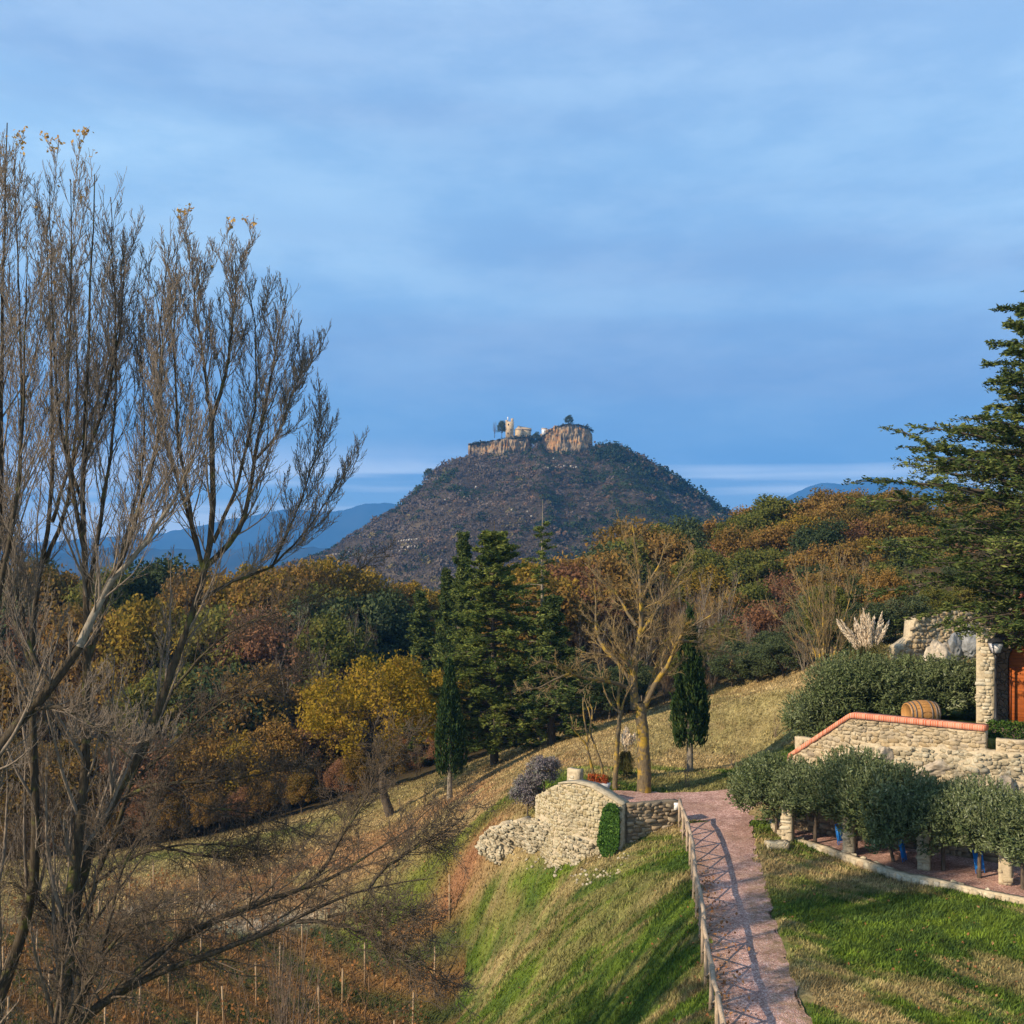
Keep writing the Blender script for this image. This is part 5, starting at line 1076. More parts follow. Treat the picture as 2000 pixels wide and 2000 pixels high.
ce = conifer('cedar_tree', 47, 'large dark layered cedar overhanging the gate building at the right edge', 'cedar', 20.0, 7.2, L_cedar_dark, M_bark_dark, nb=330, nlat=22, nsp=36, leaf=0.22, t0=0.18, spire=0.02, rise=12, tr=0.34, droop=-0.02, gap=0.04, irregular=0.16, prof=([.17, .22, .29, .42, .48, .53, .60, .70, .80, 1], [6.6, 7.2, 7.6, 7.9, 7.8, 6.6, 4.4, 3.7, 3.3, .3]))
ce.location = (23.3, 42.6, 5.2)

# golden tree
gt = broad_tree('golden_tree', 51, 'round golden leaved tree with a dark curved trunk on the slope left of the cypress', 'tree', 10.8, 10.8, L_gold, M_bark_dark, ncl=120, per=105, leaf=0.24, clr=1.0, trunk=0.24, nl=22, bottom=0.30, twiggy=6); p = put(gt, 752, 1578, 71)
for ch in gt.children:
    if ch.name.startswith('trunk'):
        ch.data = tube_mesh('trunk', [(resample([[0.5, 0, -0.5], [0.25, 0, 0.5], [-0.15, 0, 1.6], [-0.2, 0, 3.4], [0.1, 0, 6.5]], 14)[None], (0.30 * np.linspace(1.2, 0.35, 14))[None], 9)]); ch.data.materials.append(M_bark_dark)

# olives
def olive_mesh(seed, W, H, bottom, ncl=130, per=150, leaf=0.17):
    rng = rngs(seed); rz = (H - bottom) / 2
    V, Fq, at, C = clump_crown(rng, W / 2 - .15, W / 2 - .15, rz - .1, bottom + rz, ncl, per, leaf, 0.42, asp=0.32, shell=0.35, flat=1.1)
    # upright shoots
    n = 500; D_ = norm(rng.normal(0, 1, (n, 3))); D_[:, 2] = np.abs(D_[:, 2]); c = D_ * np.array([W / 2, W / 2, rz]) * 0.92 + np.array([0, 0, bottom + rz])
    idx = np.repeat(np.arange(n), 9); s = rng.random((len(idx), 1)) * 0.5; dd = norm(D_ * .5 + np.array([0, 0, .8]) + rng.normal(0, .2, (n, 3)))[idx]
    V2, F2, a2 = leaves(rng, c[idx] + dd * s, leaf * .8, 0.3, dd, 0.6, rnd=0.4 + 0.6 * rng.random(len(idx)))
    return mesh_np('crown', np.vstack([V, V2]), np.vstack([Fq, F2 + len(V)]), attrs={'rnd': np.r_[at, a2]}), C
OM = [olive_mesh(300 + i, 3.5, 3.6, 0.2) for i in range(3)]
def olive(label, x, y, zb, W, H, k, rz, trunk=1.0, group=None):
    t = thing('olive_tree', label, 'olive tree', (x, y, zb), rz, group); me, C = OM[k]
    c = obj('crown', me, L_olive, t); c.scale = (W / 3.5, W / 3.5, H / 3.6); c.location = (0, 0, trunk - 0.45)
    rng = rngs(int(x * 31) + k)
    o = obj('trunk', tube_mesh('trunk', trunk_limbs(rng, C * np.array([W / 3.5, W / 3.5, H / 3.6]) + [0, 0, trunk - .45], trunk + .4, 0.075, 12)), M_bark_dark, t); return t
low_ol = [(1516, 1530, 43.6, 3.8, 3.0, 0.45), (1592, 1535, 41.9, 3.2, 2.45, 1.0), (1672, 1560, 41.0, 3.6, 3.3, 0.8), (1745, 1590, 39.3, 3.9, 3.6, 0.2), (1842, 1600, 38.2, 3.4, 2.5, 0.95), (1912, 1615, 37.3, 3.1, 3.0, 0.75), (1998, 1610, 36.0, 3.4, 2.6, 0.95)]
labs = ['leftmost lower olive, its crown overhanging the pink gravel forecourt', 'lower olive whose crown fills the gap between the first and second stone posts', 'tall lower olive rising over the second stone post in front of the rock wall',
        'largest lower olive, its branches drooping to the gravel between second and third posts', 'lower olive just right of the third stone post', 'lower olive above the third blue chair', 'lower olive cut off by the right picture edge']
for i, ((u, v, d, W, H, tr_), lab) in enumerate(zip(low_ol, labs)):
    olive(lab, (u - 1000) / F * d, d, 1.08, W, H, i % 3, i * 1.3, tr_, 'lower olives along the gravel terrace')
up_ol = [(1620, 48.8, 4.2, 3.2, 'left upper olive behind the brick coped wall'), (1672, 48.2, 4.4, 3.1, 'upper olive just left of the wine barrel, second from the left'), (1750, 47.6, 4.9, 3.0, 'upper olive growing behind the wine barrel'), (1850, 47.2, 4.6, 3.0, 'right upper olive beside the pale pier')]
for i, (u, d, W, H, lab) in enumerate(up_ol):
    x = (u - 1000) / F * d; olive(lab, x, d, max(float(ground_full(np.array([x]), np.array([d]))[0]), 3.6) - 0.1, W, H, (i + 1) % 3, i * 2.1, 0.05, 'upper olives behind the coped wall')

# hedge, ivy, grey shrubs, pampas grass
rg = rngs(61); hd = thing('clipped_hedge', 'clipped dark green hedge in front of the arched wooden door', 'hedge', (20.3, 41.2, 5.22), math.atan2(-4, 7.9))
n = 16000; C = np.c_[rg.uniform(-1.9, 3.5, n), rg.uniform(-.3, .3, n), rg.uniform(0, .62, n)]; k = (np.abs(C[:, 1]) > .2) | (C[:, 2] > .45) | (C[:, 0] < -1.7); C = C[k] + rg.normal(0, .03, (k.sum(), 3))
V, Fq, at = leaves(rg, C, 0.09, 0.6, rnd=rg.random(len(C))); obj('foliage', mesh_np('foliage', V, Fq, attrs={'rnd': at}), L_hedge, hd)
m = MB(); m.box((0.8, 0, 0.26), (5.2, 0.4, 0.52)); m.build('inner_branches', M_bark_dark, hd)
rg = rngs(62); n = 7000; uu = rg.random(n); hh = rg.random(n)
gA = P(1186, 1600, 44.9); gB = P(1226, 1600, 44.4)
nl = norm(np.array([[-(gB[1] - gA[1]), gB[0] - gA[0], 0]]))[0]; nl = nl if nl[1] < 0 else -nl
zt = 12 - (1562 - HV) / F * 45; zb = 12 - (1668 - HV) / F * 44.4
Z = zt + (zb - zt) * hh; wdt = np.interp(hh, [0, .1, .45, .8, 1], [.25, .7, .95, 1.0, .4]); xx = 0.5 + (uu - 0.5) * wdt - 0.12 * hh
C = gA[None] * (1 - xx[:, None]) + gB[None] * xx[:, None]; C[:, 2] = Z; C = C + nl * (0.42 + 0.10 * (ztop[4] - Z)[:, None] + rg.random((n, 1)) * 0.12)
V, Fq, at = leaves(rg, C, 0.11, 0.85, nrm=nl[None] * 1.5 + [[0, 0, .3]], rnd=np.clip(rg.random(n), 0, 1)); iv = obj('ivy', mesh_np('ivy', V - P(1185, 1650, 44.5), Fq, attrs={'rnd': at}), L_ivy); iv.location = tuple(P(1185, 1650, 44.5))
tag(iv, 'dark green ivy patch hanging down the gable shaped stone wall', 'ivy')
def shrub(name, label, u, v, d, W, H, mat, seed, cat='shrub', leaf=0.12, n=60, per=70, group=None, dz=0, asp=0.3):
    rng = rngs(seed); t = thing(name, label, cat, (0, 0, 0), 0, group)
    V, Fq, at, C = clump_crown(rng, W / 2, W / 2, H * .55, H * .45, n, per, leaf, min(W, H) * .2, asp=asp, shell=.4)
    obj('foliage', mesh_np('foliage', V, Fq, attrs={'rnd': at}), mat, t); obj('stems', tube_mesh('stems', trunk_limbs(rng, C, H * .15, .04, 16)), M_bark_dark, t); put(t, u, v, d, dz=dz); return t
shrub('grey_shrub', 'grey purple lavender like bush against the left side of the gable shaped wall', 1030, 1590, 49.5, 1.5, 1.5, L_grey, 71, dz=.5, n=90)
shrub('grey_shrub', 'smaller grey green bush touching the top of the gable shaped wall', 1062, 1560, 49.2, 1.6, 1.3, L_grey, 72, dz=1.1, n=90)
for i, (u, v, lab) in enumerate(((1222, 1518, 'small dark green grass tuft between the pollarded tree and the thick lichen trunk'),)):
    s_ = shrub('grass_tuft', lab, u, v, 52.5, 0.9, 0.7, L_hedge, 75 + i, 'grass tuft', 0.3, 20, 30, asp=.12)
def pampas(label, p, n, H, spread, seed, plume=0.9):
    rng = rngs(seed); t = thing('pampas_grass', label, 'pampas grass', p)
    az = rng.random(n) * 2 * pi; ln = rng.uniform(0.05, 1, n) * spread; h = H * rng.uniform(.75, 1.08, n)
    top = np.stack([np.cos(az) * ln, np.sin(az) * ln * .6, h], -1); b = top * np.array([.12, .12, 0])
    Pm = np.stack([resample([b[i], b[i] * .4 + top[i] * np.array([.35, .35, .55]), top[i]], 8) for i in range(n)])
    obj('stalks', tube_mesh('stalks', [(Pm, np.full((n, 8), 0.012), 4)]), M_bark_pale, t)
    per = 170; idx = np.repeat(np.arange(n), per); s = 1 - rng.random(len(idx)) * plume / H * 1.0; f = np.clip(s, 0, 1) * 7; i_ = np.minimum(f.astype(int), 6); fr = (f - i_)[:, None]
    C = Pm[idx, i_] * (1 - fr) + Pm[idx, i_ + 1] * fr; T = norm(Pm[idx, i_ + 1] - Pm[idx, i_]); wv = np.sin(np.clip((1 - s) / (plume / H), 0, 1) * pi) ** .6
    C = C + rng.normal(0, .05, C.shape) * wv[:, None]
    V, Fq, at = leaves(rng, C, 0.16, 0.25, T, 0.35, rnd=rng.random(len(idx))); obj('plumes', mesh_np('plumes', V, Fq, attrs={'rnd': at}), L_plume, t)
    m_ = 700; az = rng.random(m_) * 2 * pi; ln = rng.uniform(.3, 1.0, m_) * spread * 1.2; hb = H * rng.uniform(.2, .5, m_)
    tb = np.stack([np.cos(az) * ln, np.sin(az) * ln, hb], -1); Pb = np.stack([tb * 0, tb * np.array([.4, .4, 1.1]), tb * np.array([1, 1, .7])], 1)
    obj('blades', tube_mesh('blades', [(Pb, np.full((m_, 3), 0.012) * np.array([1, 1, .2]), 3)]), L_blade, t); return t
q = P(1702, 1330, 57.5); pg = pampas('big clump of tall cream pampas plumes behind the upper olives', (q[0], q[1], 5.9), 44, 3.4, 1.5, 81, 2.0)
pg.rotation_euler = (0, radians(-8), 0)
q = hit(1222, 1520); pampas('small clump of thin pale pampas stalks left of the thick lichen trunk', (q[0], q[1] , q[2]), 9, 2.4, .5, 82, .5)

# young thin saplings on the slope
def sapling(label, u, v, H, seed):
    t = bare_tree('young_sapling', seed, label, 'sapling', H, H * .5, M_twig_grey, M_twig_grey, multi=3, dens=(5, 3, 2), tr=0.035, rt=0.008, group='thin young saplings on the grass slope'); p = hit(u, v); t.location = tuple(p); return t
sapling('thin leafless sapling at the foot of the second cypress', 1342, 1536, 2.2, 85)
sapling('small leafless sapling on the grass bank near the leftmost lower olive', 1432, 1500, 1.4, 86)
sapling('small leafless sapling halfway up the bank left of the coped wall', 1515, 1440, 1.5, 87)

# ------------------------------------------------------------------ vineyard in the lower left
rd = np.array([0.75, -0.65]); rd = rd / np.linalg.norm(rd); rn_ = np.array([-rd[1], rd[0]]); rg = rngs(91)
vp_leaf = []
vlabs = ['row of trellised autumn vines furthest up the vineyard, nearest the grass bank', 'second row of trellised vines from the grass bank', 'third row of trellised vines from the grass bank', 'fourth vine row, in the middle of the vineyard', 'fifth vine row from the top of the vineyard', 'sixth vine row, lower part of the vineyard', 'seventh vine row near the bottom of the picture', 'eighth vine row, at the very bottom of the picture', 'ninth vine row in the bottom corner']
for r in range(9):
    o0 = P(770, 1872, 53)[:2] + np.array([-rn_[0], -rn_[1]]) * 2.3 * r
    t = thing('vine_row', vlabs[r], 'vine row', (o0[0], o0[1], float(gnd(o0[0], o0[1]))), 0, 'rows of trellised vines'); b0 = np.array(t.location)
    s0, s1 = -17.0 - r * 1.2, 3.8 + r * 1.2
    s = np.arange(s1, s0, -4.6); hts = []
    for j, q_ in enumerate(s):
        xy = o0 + rd * q_ + rg.normal(0, .06, 2); z = float(gnd(xy[0], xy[1])); hh_ = 2.0 + rg.normal(0, .08) + (0.25 if j == 0 else 0)
        m = MB(); m.tube([np.r_[xy, z - .3] - b0, np.r_[xy + rg.normal(0, .05, 2), z + hh_] - b0], [0.055 if j == 0 else 0.042, 0.04], 6); po = m.build('post', M_postwood, t)
        hts.append(z)
    m = MB()
    for hw_ in (0.8, 1.3, 1.75):
        pts = [np.r_[o0 + rd * q_, float(gnd(*(o0 + rd * q_))) + hw_] - b0 for q_ in s]; m.tube(pts, 0.006, 3, False)
    m.build('wire', M_iron, t)
    nv = int((s1 - s0) / 1.0); sv = np.linspace(s0, s1, nv); xy = o0 + rd * sv[:, None] + rg.normal(0, .05, (nv, 2)); z = gnd(xy[:, 0], xy[:, 1])
    Bp = np.c_[xy, z] - b0; K = 5; St = np.stack([Bp + [0, 0, -.2], Bp + [0, 0, .2], Bp + [0, 0, .45] + rg.normal(0, .04, (nv, 3)), Bp + [0, 0, .7] + rg.normal(0, .05, (nv, 3)), Bp + [0, 0, .85] + rg.normal(0, .05, (nv, 3))], 1)
    SR = np.full((nv, 5), 0.035); ca = grow(rg, St, SR, 11, .5, 1, 1.0, 42, 5, .25, .16, rabs=.012, taper=0, minlen=.7, maxlen=1.5); cb = grow(rg, ca[0], ca[1], 3, .2, 1, .5, 45, 3, .1, .2, rabs=.008)
    obj('canes', tube_mesh('canes', [(St, SR, 5), (ca[0], ca[1], 3), (cb[0], cb[1], 3)]), M_twig_brown, t)
    nlv = nv * 48; i_ = rg.integers(0, len(ca[0]), nlv); C = ca[0][i_, rg.integers(1, 5, nlv)] + rg.normal(0, .12, (nlv, 3))
    den = fbm(C[:, 0] / 3 + b0[0] / 3, C[:, 1] / 3 + b0[1] / 3, 9, 2) > rg.random(nlv) * .9; C = C[den]
    V, Fq, at = leaves(rg, C, 0.14, .8, rnd=rg.random(len(C))); obj('leaves', mesh_np('leaves', V, Fq, attrs={'rnd': at}), L_vine, t)

# ------------------------------------------------------------------ woodland: prototypes, then copies
protos = {}
def proto(key, builder): protos[key] = builder
KIND = {
 'russet': ('oak_tree', 'russet oak', L_russet, M_bark_dark, 0.42), 'russet2': ('oak_tree', 'russet oak', L_russet, M_bark_dark, 0.42), 'green': ('oak_tree', 'olive green oak', L_olivegreen, M_bark_dark, 0.42),
 'rust': ('rust_tree', 'rust red tree', L_red, M_bark_dark, 0.36), 'gold': ('yellow_tree', 'yellow tree', L_ochre, M_bark_dark, 0.40), 'holm': ('holm_oak', 'dark holm oak', L_dark, M_bark_dark, 0.42), 'holm2': ('holm_oak', 'dark holm oak', L_dark, M_bark_dark, 0.42)}
def get_proto(key, seed):
    nm, lab, lm, bm, lf = KIND[key]
    sparse = key in ('rust',)
    return broad_tree(nm, seed, '', 'tree', 10.0, 8.5, lm, bm, ncl=70 if sparse else 90, per=105 if sparse else 150, leaf=lf * .74, clr=1.2, trunk=.22, nl=16, bottom=.12, twiggy=4 if sparse else 0)
def get_bare(kind, seed):
    return bare_tree('bare_tree', seed, '', 'tree', 10.0, 7.0, M_bark_pale if kind == 'bareg' else M_bark_dark, M_twig_grey if kind == 'bareg' else M_twig_brown, multi=4, dens=(10, 8, 6), rt=0.022, up=.2, tr=.14)
PR_ = {}
for i, k in enumerate(KIND): PR_[k] = get_proto(k, 400 + i)
PR_['bareg'] = get_bare('bareg', 420); PR_['bareb'] = get_bare('bareb', 421)
USED = set(); rgF = rngs(77); WOODS = []; ROW = [0]
GL = {'oak_tree': None}
def wood(key, u, vtop, d, H, wx=1.0, zone='right'):
    """tree with its top at the given direction, rooted in the ground"""
    x = (u - 1000) / F * d; zt_ = CZ - (vtop - HV) / F * d; g = float(gnd(x, d))
    h = max(zt_ - g + 0.3, 3.0) if H is None else H
    zb_ = g - 0.3 if H is None else min(zt_ - h, g)
    if H is not None and zt_ - h > g: h = zt_ - g + .3; zb_ = g - .3
    h = min(h, 20)
    if key not in USED: o = PR_[key]; USED.add(key)
    else: o = copy_tree(PR_[key])
    o.location = (x, d, zb_); s = h / 10.0; sx = min(max(s, .45), 1.35) * wx; o.scale = (sx, sx, s); o.rotation_euler = (0, 0, rgF.random() * 6.28)
    base = {'bareg': 'leafless grey tree', 'bareb': 'leafless brown tree'}.get(key) or KIND[key][1]
    where = {'right': 'on the right hillside', 'left': 'in the left wood', 'mid': 'in the middle wood', 'edge': 'at the left wood foot'}[zone]
    o['group'] = base + 's ' + where; o['category'] = 'tree'
    WOODS.append((o, base, where, round(vtop / 75) if zone != 'right' else ROW[0], u)); return o
# right hillside canopy, following the skyline
sky_r = [(1365, 1040), (1400, 1018), (1430, 1002), (1460, 985), (1500, 970), (1540, 966), (1580, 968), (1610, 962), (1640, 950), (1680, 962), (1720, 958), (1760, 955), (1800, 990), (1850, 975), (1900, 960), (1960, 985), (2030, 980)]
sx_ = [a_[0] for a_ in sky_r]; sv_ = [a_[1] for a_ in sky_r]
ks = ['russet', 'russet2', 'green', 'russet', 'green', 'holm', 'russet2']
for i, u in enumerate(np.arange(1372, 2060, 37)):
    wood(ks[i % 7], u, np.interp(u, sx_, sv_) + rgF.uniform(-4, 10), 132 + rgF.uniform(-4, 8), 10, 1.05)
for row, (dv, d, kk, st) in enumerate(((45, 122, ['russet', 'rust', 'russet2', 'green', 'russet', 'gold', 'holm'], 39), (95, 112, ['green', 'russet', 'rust', 'russet2', 'gold', 'holm', 'green'], 42), (140, 103, ['bareg', 'russet2', 'green', 'bareb', 'rust', 'holm2', 'russet'], 40), (190, 94, ['bareg', 'holm', 'bareb', 'bareg', 'green', 'holm2', 'rust'], 44), (235, 86, ['bareg', 'holm2', 'bareg', 'bareb', 'holm', 'bareb', 'green'], 44))):
    ROW[0] = row + 1
    for i, u in enumerate(np.arange(1350 - row * 12 + rgF.uniform(0, 20), 2050, st)):
        wood(kk[(i + row * 3) % 7], u, np.interp(u, sx_, sv_) + dv + rgF.uniform(-12, 14), d + rgF.uniform(-3, 3), None if row > 3 else 9.5, 1.0)
# behind the lichen tree and between
mid = [(1110, 1090, 100, 'rust'), (1150, 1075, 104, 'russet'), (1235, 1015, 125, 'russet2'), (1275, 1035, 120, 'russet'), (1205, 1050, 118, 'green'), (1170, 1070, 112, 'holm'), (1320, 1015, 128, 'holm'), (1345, 1045, 120, 'holm2'), (1300, 1025, 124, 'green'), (1375, 1070, 112, 'green'),
       (1090, 1130, 96, 'russet'), (1130, 1140, 95, 'rust'), (1180, 1130, 98, 'russet2'), (1225, 1140, 96, 'bareb'), (1270, 1120, 100, 'bareg'), (1310, 1130, 98, 'bareb'), (1350, 1125, 98, 'bareg'), (1400, 1120, 96, 'bareg'),
       (1100, 1200, 90, 'bareb'), (1150, 1210, 88, 'bareg'), (1200, 1200, 90, 'bareb'), (1250, 1210, 88, 'bareg'), (1300, 1200, 90, 'bareb'), (1350, 1190, 88, 'bareg'), (1410, 1200, 86, 'bareb'), (1460, 1210, 84, 'bareg'), (1510, 1230, 80, 'holm2'),
       (1130, 1290, 84, 'holm'), (1190, 1300, 82, 'holm2'), (1240, 1290, 84, 'holm'), (1300, 1300, 82, 'bareb'), (1380, 1290, 80, 'bareb'), (1430, 1290, 80, 'holm'), (1480, 1280, 78, 'holm2'), (1530, 1270, 76, 'holm'), (1570, 1270, 74, 'bareg'), (1030, 1100, 95, 'gold'), (1050, 1130, 92, 'russet')]
for u, v, d, k in mid: wood(k, u, v, d, None if k.startswith('bare') or v > 1180 else 9.5, 1.0, 'mid')
# left wood
lf = [(640, 1092, 120, 'gold'), (600, 1100, 118, 'russet'), (680, 1105, 122, 'gold'), (560, 1120, 115, 'gold'), (520, 1110, 115, 'russet'), (720, 1140, 125, 'bareg'), (770, 1140, 126, 'russet'), (810, 1138, 128, 'gold'), (745, 1160, 118, 'holm'), (700, 1150, 112, 'holm2'), (655, 1140, 112, 'green'), (610, 1150, 110, 'holm2'), (480, 1105, 118, 'gold'), (440, 1100, 120, 'bareb'), (400, 1110, 118, 'russet'), (350, 1095, 122, 'holm'), (300, 1085, 122, 'holm2'), (250, 1095, 120, 'bareb'), (200, 1105, 118, 'green'), (150, 1090, 122, 'bareb'), (100, 1100, 120, 'russet'), (50, 1095, 120, 'holm'), (0, 1100, 120, 'green'), (-40, 1100, 120, 'russet2'),
      (700, 1210, 104, 'bareg'), (650, 1200, 104, 'green'), (600, 1210, 102, 'bareb'), (550, 1190, 104, 'bareg'), (500, 1180, 104, 'rust'), (450, 1190, 102, 'bareb'), (400, 1180, 104, 'green'), (340, 1180, 104, 'bareb'), (280, 1170, 104, 'gold'), (220, 1190, 104, 'bareb'), (160, 1180, 104, 'russet'), (100, 1180, 104, 'bareb'), (40, 1190, 104, 'rust'), (-20, 1180, 104, 'holm'),
      (640, 1300, 95, 'bareb'), (590, 1280, 95, 'bareg'), (540, 1290, 95, 'bareb'), (490, 1300, 94, 'russet2'), (440, 1290, 94, 'holm2'), (380, 1280, 94, 'bareb'), (320, 1300, 94, 'green'), (260, 1280, 94, 'bareb'), (200, 1290, 92, 'bareg'), (130, 1290, 92, 'bareb'), (60, 1290, 92, 'bareb'), (0, 1290, 92, 'russet'),
      (800, 1400, 92, 'russet'), (850, 1420, 92, 'bareb'), (780, 1440, 90, 'rust'), (690, 1430, 90, 'bareb'), (640, 1400, 90, 'russet'), (590, 1420, 89, 'rust'), (540, 1410, 88, 'russet2'), (490, 1430, 88, 'gold'), (440, 1420, 88, 'bareb'), (390, 1440, 87, 'russet'), (330, 1430, 87, 'bareb'), (270, 1430, 86, 'rust'), (210, 1440, 86, 'bareb'), (150, 1440, 86, 'russet2'), (90, 1440, 86, 'bareb'), (30, 1440, 86, 'russet'), (-30, 1440, 86, 'bareb'),
      (905, 1400, 90, 'gold'), (930, 1400, 90, 'russet')]
for u, v, d, k in lf:
    o = wood(k, u, v, d, None, 1.0, 'left')
# wood right behind the upper retaining wall
ROW[0] = 7
for i, u in enumerate(np.arange(1590, 2080, 34)):
    wood(['bareg', 'green', 'bareb', 'holm', 'russet2', 'rust', 'bareg', 'green'][i % 8], u, 1120 + rgF.uniform(-25, 30) + (40 if u < 1680 else 0), 74 + rgF.uniform(-3, 3), None, .9)
for i, u in enumerate(np.arange(1640, 1780, 26)):
    wood(['holm2', 'bareb', 'holm'][i % 3], u, 1195 + rgF.uniform(-10, 15), 67, None, 1.0)
# smaller brush along the foot of the wood
for i, u in enumerate(np.arange(-20, 860, 38)):
    v = np.interp(u, [0, 200, 450, 600, 760, 860], [1640, 1590, 1560, 1520, 1470, 1440]); wood(['bareb', 'russet', 'bareb', 'rust', 'russet2'][i % 5], u + rgF.uniform(-10, 10), v - 20, 84 - 0.004 * abs(u - 400), None, .7, 'edge')

ORD = ['first', 'second', 'third', 'fourth', 'fifth', 'sixth', 'seventh', 'eighth', 'ninth', 'tenth', 'eleventh', 'twelfth', 'thirteenth', 'fourteenth', 'fifteenth', 'sixteenth']
zr = {}
for w_ in WOODS: zr.setdefault(w_[2], set()).add(w_[3])
byk = {}
for w_ in WOODS: byk.setdefault((w_[1], w_[2], w_[3]), []).append(w_)
for (b_, wh, rw), L_ in byk.items():
    rws = sorted(zr[wh]); k_ = rws.index(rw); rank = '' if len(rws) == 1 else (', top rank' if k_ == 0 else ', lowest rank' if k_ == len(rws) - 1 else ', %s rank down' % ORD[k_])
    for j_, w_ in enumerate(sorted(L_, key=lambda q_: q_[4])):
        w_[0]['label'] = (('%s %s from the left %s%s' % (ORD[j_], b_, wh, rank)) if len(L_) > 1 else '%s %s%s' % (b_, wh, rank))

# ------------------------------------------------------------------ castle hill
HD = 900.0
sil = [(380, 1180), (480, 1130), (560, 1108), (640, 1080), (700, 1042), (780, 992), (830, 945), (850, 925), (872, 912), (910, 898), (935, 895), (1000, 889), (1032, 884), (1044, 872), (1056, 870), (1068, 884), (1150, 892), (1165, 882), (1200, 878), (1235, 895), (1250, 905), (1300, 935), (1350, 965), (1400, 1000), (1440, 1030), (1520, 1080), (1620, 1130), (1760, 1180)]
sx2 = np.array([(a_[0] - 1000) / F * HD for a_ in sil]); sz2 = np.array([CZ - (a_[1] - HV) / F * HD for a_ in sil])
def hillz(x, y):
    H_ = np.interp(x, sx2, sz2, left=-20, right=-20) + 20
    w_ = 120 + 2.1 * H_; t_ = np.abs(y - HD) / w_; tp = 14.0 / w_
    prof = np.clip(1 - np.clip(t_ - tp, 0, 2), 0, 1); prof = prof ** 1.15
    n = (fbm(x / 45, y / 90, 61, 4) - .5) * 30 + (fbm(x / 14, y / 30, 62, 3) - .5) * 6
    return -20 + H_ * prof + n * prof * (1 - prof) * 2.2
xs = np.arange(-330, 420, 4.0); ys = np.arange(480, 1250, 4.0); X, Y = np.meshgrid(xs, ys); Z = hillz(X, Y) - 1.0
def hcol(X, Y, Z):
    n = fbm(X / 25, Y / 25, 71, 4); n2 = fbm(X / 60, Z / 5, 72, 3)
    c = np.array([0.15, 0.115, 0.08]) * (0.6 + .8 * n[..., None]); left = sstep(-20, -110, X) * sstep(70, 20, Z)
    band = sstep(.52, .6, n2)[..., None] * left[..., None]; c = c * (1 - band) + np.array([.42, .33, .22]) * band; return c
idx = np.arange(X.size).reshape(X.shape); Fq = np.stack([idx[:-1, :-1], idx[:-1, 1:], idx[1:, 1:], idx[1:, :-1]], -1).reshape(-1, 4)
tag(obj('castle_hill', mesh_np('castle_hill', np.stack([X, Y, Z], -1).reshape(-1, 3), Fq, True, color=hcol(X, Y, Z).reshape(-1, 3)), M_hill), kind='structure')
def scrub(name, label, n, seed, area, zf, size, colf, per=26, leaf=0.42, up=0.9):
    rng = rngs(seed); x = rng.uniform(area[0], area[1], n); y = rng.uniform(area[2], area[3], n); z = zf(x, y)
    r = size * rng.uniform(.35, 1.0, n) * (.7 + 1.3 * rng.random(n) ** 4) * (.6 + .8 * fbm(x / 35, y / 35, seed + 3, 3)); keep = z > area[4]; x, y, z, r = x[keep], y[keep], z[keep], r[keep]; n = len(x)
    col = colf(x, y, z, rng); idx = np.repeat(np.arange(n), per); D_ = norm(rng.normal(0, 1, (len(idx), 3))); D_[:, 2] = np.abs(D_[:, 2])
    C = np.stack([x, y, z], -1)[idx] + D_ * (r[idx] * (.5 + .5 * rng.random(len(idx))))[:, None] * np.array([1, 1, up])
    V, Fq, _ = leaves(rng, C, leaf * r[idx], .8, nrm=D_); cc = np.repeat(col[idx] * rng.uniform(.85, 1.15, (len(idx), 1)), 4, 0)
    o = obj(name, mesh_np(name, V, Fq, color=cc), M_scrub); tag(o, label, 'woodland', kind='stuff'); return o
def hc(x, y, z, rng):
    n = fbm(x / 30, y / 30, 81, 4) + rng.normal(0, .05, len(x)); g = sstep(-40, 120, x + (z - 40) * .5) * .45
    pg = rng.random(len(x)); cols = np.empty((len(x), 3)); cols[:] = (0.135, 0.105, 0.085)
    cols[n > .55] = (0.155, 0.12, 0.09); isg = (pg < .04 + g * .8) | (n < .37 + g * .5); cols[isg] = (0.045, 0.062, 0.026)
    isr = (~isg) & (rng.random(len(x)) < .04 + g * .25); cols[isr] = (0.20, 0.12, 0.07); y_ = (~isg) & (rng.random(len(x)) < .03); cols[y_] = (.19, .15, .06); return cols * (.6 + .75 * fbm(x / 20, y / 20, 83, 3))[:, None]
def hz_keep(x, y): return np.where((y < 925) & (hillz(x, y) > -8), hillz(x, y), -99) + 0.5
scrub('hillside_woodland', 'grey brown leafless scrub and dark oaks covering the castle hill', 20000, 5, (-300, 330, 560, 925, -10), hz_keep, 3.0, hc, per=34, leaf=.38)
scrub('summit_woodland', 'dark evergreen wood on the upper right shoulder of the castle hill', 1500, 6, (66, 190, 850, 915, 40), lambda x, y: hillz(x, y) + 1.5, 4.2, lambda x, y, z, r_: np.where(r_.random((len(x), 1)) < .75, [[.03, .045, .022]], [[.12, .085, .05]]), per=40, leaf=.32, up=1.3)
def vc(x, y, z, rng):
    k = rng.integers(0, 5, len(x)); return np.array([(.045, .06, .025), (.12, .095, .05), (.22, .13, .04), (.10, .08, .055), (.05, .055, .025)])[k]
scrub('valley_woodland', 'mixed autumn woodland in the valley below the castle hill', 9000, 7, (-280, 260, 165, 640, -40), lambda x, y: gnd(x, y) + 3.5, 4.0, vc, per=30, leaf=.4, up=1.2)
